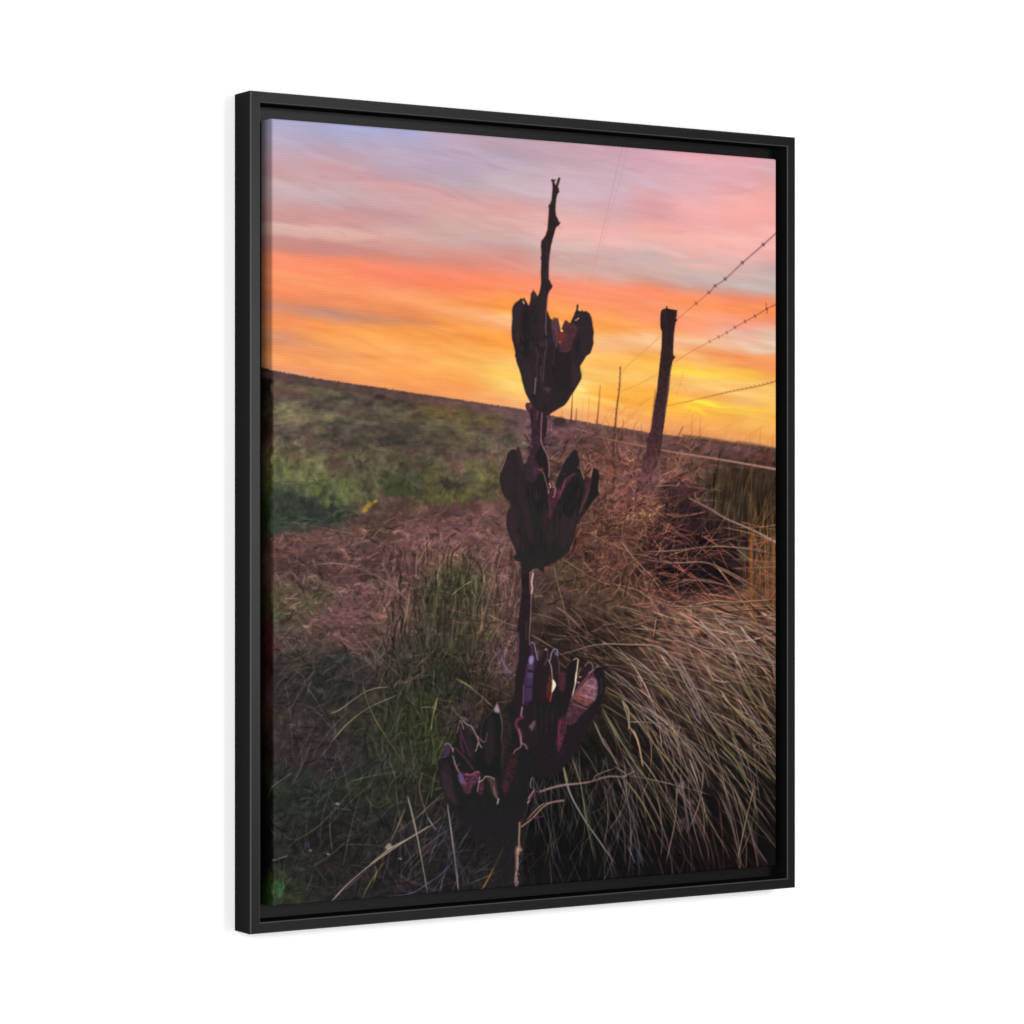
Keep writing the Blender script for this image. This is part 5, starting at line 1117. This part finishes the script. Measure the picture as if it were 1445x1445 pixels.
    poly(zD([(180, 210), (250, 140), (300, 150), (350, 250), (420, 400), (430, 700), (400, 1000), (300, 1100), (220, 900), (150, 700), (110, 520)]), '2E2327', .6, 5, 3)
    poly(zD([(310, 100), (345, 130), (370, 240), (410, 330), (400, 420), (330, 300)]), '3A2628', .8, 1, 3)
    poly(zD([(430, 300), (500, 180), (600, 350), (600, 440), (520, 540), (430, 520)]), '3E2834', .7, 2.2, 3, tex=.4)
    poly(zD([(520, 340), (590, 370), (570, 440), (510, 450)]), '502E48', .6, 1.4, 3)
    poly(zD([(590, 110), (660, 130), (705, 240), (715, 400), (700, 560), (640, 430), (560, 280)]), '221C1C', 1, .8, 3)
    line(zD([(610, 0), (625, 60), (655, 110), (695, 190), (715, 270), (722, 350), (720, 480)]), 1.4, '8E686C', .9, .7)
    line(zD([(590, 385), (620, 400), (655, 440), (680, 530), (705, 620), (715, 700)]), 1.4, '84605A', .9, .7)
    poly(zD([(600, 360), (655, 370), (650, 400), (610, 400)]), '7A3A2A', .8, .8)
    poly(zD([(715, 560), (745, 590), (790, 605), (830, 640), (870, 590), (920, 500), (985, 465), (1045, 428), (1068, 438), (1000, 500), (930, 600), (885, 700), (850, 760), (800, 850), (770, 920), (730, 1000), (700, 960), (722, 850), (704, 720)]), '4C2634', .9, .8, 3, tex=.8, texcell=2.2)
    line(zD([(1045, 432), (980, 470), (935, 505), (900, 600), (860, 700)]), 2., '7A4454', .85, .8)
    line(zD([(725, 560), (740, 600), (735, 620)]), 1.5, 'D8B0A8', .9, .6)
    line(zD([(712, 640), (715, 690)]), 1.1, 'C09A90', .9, .6)
    line(zD([(770, 610), (800, 620), (790, 700), (775, 740)]), 1.8, '9E727C', .85, .8)
    line(zD([(820, 650), (840, 690), (830, 760)]), 1.8, '642840', .6, 1)
    line(zD([(715, 760), (735, 880), (730, 970)]), 1.6, '5E3038', .85, .8)
    line(zD([(680, 970), (670, 1080), (660, 1160)]), 3, '3A2426', .7, 1.6)
    line(zD([(350, 780), (400, 860), (420, 940)]), 3.5, '35242A', .6, 2)
    line(zD([(340, 480), (350, 700)]), 3.5, '34242A', .6, 2)
    line(zD([(180, 200), (155, 280), (120, 370), (105, 410)]), 1.5, '8A5E6A', .9, .7)
    line(zD([(245, 125), (270, 115), (300, 128)]), 1.3, '9A6C66', .8, .7)
    line(zD([(385, 265), (410, 305), (435, 265)]), 1.3, '8A6460', .8, .7)
    # right slim pod of the middle cluster
    poly(zD([(1160, 440), (1200, 470), (1250, 480), (1280, 420), (1250, 640), (1200, 760), (1120, 940), (1100, 1000), (1130, 820), (1170, 640)]), '46282C', .9, .9, 3, tex=.4, texcell=3)
    line(zD([(1215, 640), (1190, 740), (1140, 860), (1110, 940)]), 2.2, '5A3640', .8, 1)
    poly(zD([(1280, 420), (1300, 370), (1345, 395), (1362, 500), (1350, 640), (1280, 780), (1180, 920), (1220, 760), (1250, 600)]), '211A1B', 1, .5, 3)
    line(zD([(1130, 230), (1200, 240), (1290, 290), (1310, 340)]), 1.5, '8A6050', .7, .9)
    line(zD([(1180, 380), (1220, 300), (1270, 350), (1240, 480)]), 2.2, '966A64', .75, .9)
    line(zD([(1110, 300), (1125, 370), (1165, 500)]), 1.5, 'A87A64', .85, .7)
    line(zD([(1270, 390), (1250, 480)]), 1.5, 'A07868', .8, .7)
    line(zD([(1362, 520), (1354, 640), (1372, 695)]), 1.2, 'B07C6C', .85, .7)
    poly(zD([(1040, 140), (1080, 170), (1110, 330), (1120, 400), (1060, 420), (930, 500), (830, 560), (900, 380), (960, 240)]), '221F20', 1, .6, 3)
    line(zD([(1010, 165), (960, 235), (985, 200)]), 1.1, '5A3A40', .7, .8)
    line(zD([(890, 445), (930, 442)]), 1., '6A5244', .7, .8)
    line(zC([(1130, 1160), (1160, 1190)]), 1.2, 'A08070', .7, .7)
    # stem markings between the upper and the middle pod
    for p, w, c, al in (([(590, 30), (590, 130), (578, 250)], 1.6, '9A7C7E', .9), ([(600, 130), (605, 260), (590, 350)], 2.4, '6A4450', .6), ([(690, 0), (690, 120), (700, 200)], 1.2, '6A4C54', .8),
                        ([(690, 380), (680, 440), (672, 560), (665, 680), (662, 760), (668, 850)], 1.6, '8E666E', .9), ([(668, 850), (690, 920), (735, 1000), (755, 1080), (765, 1180), (765, 1290)], 1.5, '86626A', .85),
                        ([(745, 510), (752, 580), (750, 660), (735, 740)], 1.2, '8A646C', .85), ([(610, 430), (620, 480), (605, 560)], 2.6, '64404A', .65), ([(560, 760), (580, 860), (560, 980)], 3, '40283A', .5),
                        ([(610, 780), (620, 900), (580, 1000)], 2.6, '48304A', .4), ([(530, 1000), (560, 1040), (540, 1100)], 3.5, '40283A', .45), ([(700, 560), (705, 700), (690, 800)], 3.5, '2A1E24', .8),
                        ([(545, 600), (560, 700), (555, 800)], 2.6, '2C1E24', .7), ([(620, 580), (640, 660), (630, 760)], 3, '2E2026', .7)):
        line(zC(p), w, c, al, .8)
    poly(zC([(470, 380), (490, 350), (530, 350), (550, 380), (540, 430), (500, 440), (480, 420)]), '4A2E34', 1, .5, 2)
    poly(zC([(510, 360), (545, 370), (540, 410), (515, 405)]), '6A464C', .8, .8, 2)

    # ----------------------------------------------------- top pod and bare tip of the stalk
    tip = zA([(700, 130), (715, 113), (735, 125), (757, 118), (758, 130), (742, 147), (750, 180), (760, 196), (775, 160), (790, 108), (800, 93), (815, 100), (815, 118), (802, 165), (786, 215), (800, 235), (800, 258), (808, 275), (795, 292), (785, 300), (770, 350),
              (760, 420), (757, 520), (765, 580), (795, 640), (802, 665), (820, 662), (818, 676), (795, 710), (765, 725), (745, 790), (728, 850), (716, 900), (700, 960), (690, 1030), (680, 1100), (672, 1200), (670, 1390)])+zB(
              [(680, 0), (700, 45), (720, 80), (705, 110), (680, 140), (660, 190), (648, 260), (640, 380), (662, 420), (690, 490), (712, 512), (745, 500), (785, 487), (798, 540), (815, 620), (822, 655), (850, 655), (838, 622), (860, 560), (885, 512), (920, 542),
               (950, 552), (965, 510), (1000, 430), (1025, 370), (1025, 325), (1040, 308), (1050, 322), (1044, 392), (1088, 402), (1093, 380), (1108, 402), (1150, 398), (1190, 430), (1215, 480), (1230, 580), (1245, 660), (1236, 740), (1242, 810), (1220, 880),
               (1200, 935), (1150, 970), (1100, 1050), (1068, 1100), (1075, 1160), (1092, 1220), (1080, 1270), (1045, 1330), (1010, 1390), (970, 1446)])+zC(
              [(1050, 235), (1000, 330), (960, 380), (900, 410), (825, 460), (790, 480), (700, 480), (600, 440), (530, 345), (500, 290), (470, 230), (445, 150), (420, 60), (410, 10)])+zB(
              [(378, 1446), (355, 1370), (335, 1290), (320, 1220), (290, 1120), (265, 1060), (250, 990), (240, 975), (245, 930), (240, 900), (225, 830), (205, 760), (198, 660), (200, 600), (210, 500), (205, 400), (215, 345), (240, 300), (290, 262), (318, 233), (340, 247),
               (355, 225), (385, 275), (412, 322), (425, 325), (438, 250), (446, 180), (465, 150), (472, 122), (482, 142), (500, 160), (515, 190), (530, 212), (552, 165), (568, 90)])+zA(
              [(575, 1440), (572, 1300), (578, 1160), (570, 1120), (580, 1080), (572, 970), (578, 905), (600, 880), (630, 835), (655, 760), (668, 600), (675, 500), (668, 450), (690, 430), (708, 380), (715, 300), (722, 230), (718, 160)])
    # flip the right lower outline: points from zC run downwards after zB's last one
    poly(tip, '2A2225', 1, .25, 0, .1, .15, 4)
    for q, c_, a_ in (([(215, 380), (300, 280), (330, 500), (300, 800), (240, 760)], '35282C', .6), ([(330, 420), (420, 380), (430, 700), (400, 1000), (340, 900)], '1E1A1C', .8),
                      ([(1050, 440), (1180, 440), (1220, 640), (1200, 860), (1100, 960), (1080, 700)], '33262A', .6), ([(700, 900), (900, 940), (980, 1100), (940, 1380), (780, 1400), (700, 1150)], '231E20', .8),
                      ([(980, 1050), (1060, 1120), (1080, 1240), (980, 1380), (960, 1200)], '3C272B', .6), ([(330, 1100), (420, 1000), (470, 1250), (450, 1440), (380, 1400)], '36272B', .55)):
        poly(zB(q), c_, a_, 3.5, 3)
    rim(tip, '6A322A', .6, 1.1)
    for _ in range(70):
        x = rng.uniform(230, 1200); y = rng.uniform(420, 1300)
        if 560 < x < 640 or y > 1300-abs(x-650)*1.2 or (640 < x < 960 and y < 900) or x > 1180-max(0, y-900)*.9 or x < 230+max(0, y-700)*.3: continue
        dx = (650-x)*.0006*90
        line(zB([(x, y), (x+dx*.5+rng.uniform(-8, 8), y+45), (x+dx, y+rng.uniform(70, 130))]), rng.uniform(.7, 1.8), ['3C2A30', '1A1618', '4A2A30', '3A2A32', '161314'][rng.randint(5)], rng.uniform(.4, .9), 1., taper2=True)
    line(zA([(640, 900), (650, 1000), (660, 1200), (630, 1400)]), 3, '3A2830', .6, 1.4)
    poly(zB([(600, 130), (650, 200), (640, 420), (620, 640), (560, 820), (540, 500), (560, 260)]), '35232B', .65, 2, 3)
    line(zB([(636, 390), (640, 480), (632, 600), (640, 700)]), 1.4, '7A6466', .8, .7)
    line(zB([(638, 760), (640, 860), (620, 960), (612, 1080), (600, 1280)]), 1.2, '6E5058', .75, .8)
    line(zB([(520, 860), (530, 980), (515, 1120), (525, 1300)]), 1.3, '543A42', .7, .9)
    line(zB([(575, 1100), (570, 1200), (585, 1300)]), 1.8, '5A3E48', .65, 1)
    line(zB([(505, 1250), (500, 1340), (490, 1446)]), 1.7, '8A7072', .8, .8)
    line(zB([(540, 960), (600, 990), (600, 1100), (580, 1300), (600, 1400)]), 3.5, '3E2830', .5, 2)
    poly(zB([(540, 800), (590, 780), (630, 800), (620, 840), (570, 850)]), '45283A', .7, 1.4, 3)
    poly(zB([(610, 1370), (680, 1375), (690, 1410), (650, 1430)]), '56363E', .85, 1, 2)
    poly(zB([(455, 175), (480, 145), (510, 195), (505, 240), (460, 230)]), '452830', .8, 1, 2)
    # thin, light-passing husk pieces
    poly(zB([(705, 515), (745, 500), (783, 490), (800, 560), (812, 630), (800, 690), (790, 770), (760, 860), (735, 800), (715, 660)]), '5C4042', .9, .7, 3, tex=.25, texcell=3, col2='4E2C40', axis=(zB([(760, 500)])[0], zB([(740, 800)])[0]))
    line(zB([(725, 490), (755, 482), (740, 498)]), .9, '5A3028', .9, .6)
    poly(zB([(885, 516), (948, 555), (1000, 560), (1040, 640), (990, 760), (950, 880), (900, 915), (830, 900), (795, 840), (830, 700), (855, 660), (842, 620), (862, 562)]), '4C2C32', .95, .7, 3, tex=.25, texcell=3)
    poly(zB([(795, 665), (860, 660), (880, 700), (860, 760), (820, 790), (795, 760), (785, 700)]), '742C22', .9, 1, 3)
    poly(zB([(820, 655), (835, 632), (858, 650), (850, 662)]), 'FFE8D0', .95, .4)
    poly(zB([(795, 772), (830, 795), (822, 805), (800, 800)]), 'C08A78', .8, .7)
    line(zB([(800, 905), (900, 915), (960, 860)]), 1., '66404A', .7, .8)
    line(zB([(740, 860), (740, 960), (730, 1080)]), 1.8, '45292F', .7, 1.1)
    line(zB([(760, 620), (775, 740), (770, 850)]), 2.2, '684252', .6, 1.2)
    line(zB([(985, 1000), (980, 1180)]), 1.2, '3E2A2E', .7, 1)
    for q in ((345, 270, 355, 300), (1015, 515, 1025, 508), (1040, 495, 1052, 490)):
        line(zB([(q[0], q[1]), (q[2], q[3])]), 1.5, 'F2D2B8', .95, .7)
    line(zC([(1120, 130), (1060, 230), (960, 370), (820, 455)]), 1.3, '4A2428', .6, 1)
    # slight overall softening like ink spread on cloth
    for k in range(3):
        IMG[..., k] = IMG[..., k]*.6+blur(IMG[..., k], 1)*.4
    np.clip(IMG, 0, 1, out=IMG)
# ------------------------------------------------------------ the canvas
CANVAS_ROUGH, CANVAS_SPEC, ALB = .7, .03, .51
paint_all()

def trace_xy(u, v):
    """where a point of the picture lies on the tracing grid"""
    c, s = math.cos(CAM_TH), math.sin(CAM_TH)
    x = CAM_TX+u*c; z = CAM_TZ+u*s
    return 722.5+CAM_F*x/z, CAM_CY-CAM_F*v/z

def wrap_axis(half, depth, r, nflat):
    """arc length, position and drop along one axis of the wrapped cloth"""
    flat = np.linspace(-(half-r), half-r, nflat)
    ph = np.linspace(0, math.pi/2, 6)[1:]
    down = np.linspace(0, depth-r, 22)[1:]
    s = np.concatenate([half-r+r*ph, half-r+r*math.pi/2+down])
    p = np.concatenate([half-r+r*np.sin(ph), np.full(len(down), half)])
    d = np.concatenate([-r+r*np.cos(ph), -r-down])
    S_ = np.concatenate([-s[::-1], flat, s]); P_ = np.concatenate([-p[::-1], flat, p]); D_ = np.concatenate([d[::-1], np.zeros(nflat), d])
    return S_, P_, D_
DEPTH = FL-NF-.004
su, pu, du = wrap_axis(8, DEPTH, .07, 800)
sv, pv, dv = wrap_axis(10, DEPTH, .07, 1040)
nu, nv = len(su), len(sv)
U, Vv = np.meshgrid(pu, pv); Dd = du[None, :]+dv[:, None]
co = np.stack([U*IN, -Dd*IN, Vv*IN], -1).reshape(-1, 3)
idx = np.arange(nu*nv).reshape(nv, nu)
quads = np.stack([idx[:-1, :-1], idx[:-1, 1:], idx[1:, 1:], idx[1:, :-1]], -1)
deep_u = np.minimum(du[:-1], du[1:]) < -.0701; deep_v = np.minimum(dv[:-1], dv[1:]) < -.0701
keep = ~(deep_u[None, :] & deep_v[:, None])
quads = quads[keep].astype(np.int32)
me = bpy.data.meshes.new('canvas')
me.vertices.add(len(co)); me.vertices.foreach_set('co', co.astype(np.float32).ravel())
me.loops.add(quads.size); me.loops.foreach_set('vertex_index', quads.ravel())
me.polygons.add(len(quads)); me.polygons.foreach_set('loop_start', np.arange(0, quads.size, 4, dtype=np.int32))
me.polygons.foreach_set('use_smooth', np.ones(len(quads), dtype=bool))
me.update(calc_edges=True)
SU, SV = np.meshgrid(su, sv)
tx, ty = trace_xy(SU, SV)
bx = np.clip((tx-X0)*S-.5, 0, BW-1.001); by = np.clip((ty-Y0)*S-.5, 0, BH-1.001)
ix = bx.astype(int); iy = by.astype(int); fx = (bx-ix)[..., None]; fy = (by-iy)[..., None]
col = (IMG[iy, ix]*(1-fx)+IMG[iy, ix+1]*fx)*(1-fy)+(IMG[iy+1, ix]*(1-fx)+IMG[iy+1, ix+1]*fx)*fy
lin = np.where(col <= .04045, col/12.92, ((col+.055)/1.055)**2.4)
att = me.color_attributes.new('print', 'FLOAT_COLOR', 'POINT')
rgba = np.ones((nu*nv, 4), dtype=np.float32); rgba[:, :3] = lin.reshape(-1, 3)
att.data.foreach_set('color', rgba.ravel())

cm = bpy.data.materials.new('printed_canvas_cloth'); cm.use_nodes = True
nt = cm.node_tree; L = nt.links.new; N = nt.nodes.new
pb = nt.nodes['Principled BSDF']
pb.inputs['Roughness'].default_value = CANVAS_ROUGH
pb.inputs['Specular IOR Level'].default_value = CANVAS_SPEC
at = N('ShaderNodeAttribute'); at.attribute_name = 'print'
tc = N('ShaderNodeTexCoord'); sp = N('ShaderNodeSeparateXYZ'); L(tc.outputs['Object'], sp.inputs[0])
def math_node(op, a, b=None):
    n = N('ShaderNodeMath'); n.operation = op
    for i, q in enumerate((a, b)):
        if q is None: continue
        if isinstance(q, (int, float)): n.inputs[i].default_value = q
        else: L(q, n.inputs[i])
    return n.outputs[0]
nzw = N('ShaderNodeTexNoise'); nzw.inputs['Scale'].default_value = 45; nzw.inputs['Detail'].default_value = 2
L(tc.outputs['Object'], nzw.inputs['Vector'])
wob = math_node('MULTIPLY', nzw.outputs['Fac'], 1.4)
per = .0017
hz_ = math_node('SINE', math_node('ADD', math_node('MULTIPLY', sp.outputs['Z'], 2*math.pi/per), wob))
vt_ = math_node('SINE', math_node('ADD', math_node('MULTIPLY', sp.outputs['X'], 2*math.pi/(per*1.05)), wob))
weave = math_node('ADD', math_node('MULTIPLY', hz_, .65), math_node('MULTIPLY', vt_, .35))
gain = math_node('ADD', math_node('MULTIPLY', weave, .055*ALB), ALB)
mx = N('ShaderNodeVectorMath'); mx.operation = 'SCALE'
L(at.outputs['Color'], mx.inputs[0]); L(gain, mx.inputs['Scale'])
L(mx.outputs[0], pb.inputs['Base Color'])
bp = N('ShaderNodeBump'); bp.inputs['Strength'].default_value = .12; bp.inputs['Distance'].default_value = .0004
L(weave, bp.inputs['Height']); L(bp.outputs['Normal'], pb.inputs['Normal'])
me.materials.append(cm)
cv = bpy.data.objects.new('canvas', me); scene.collection.objects.link(cv); part(cv)
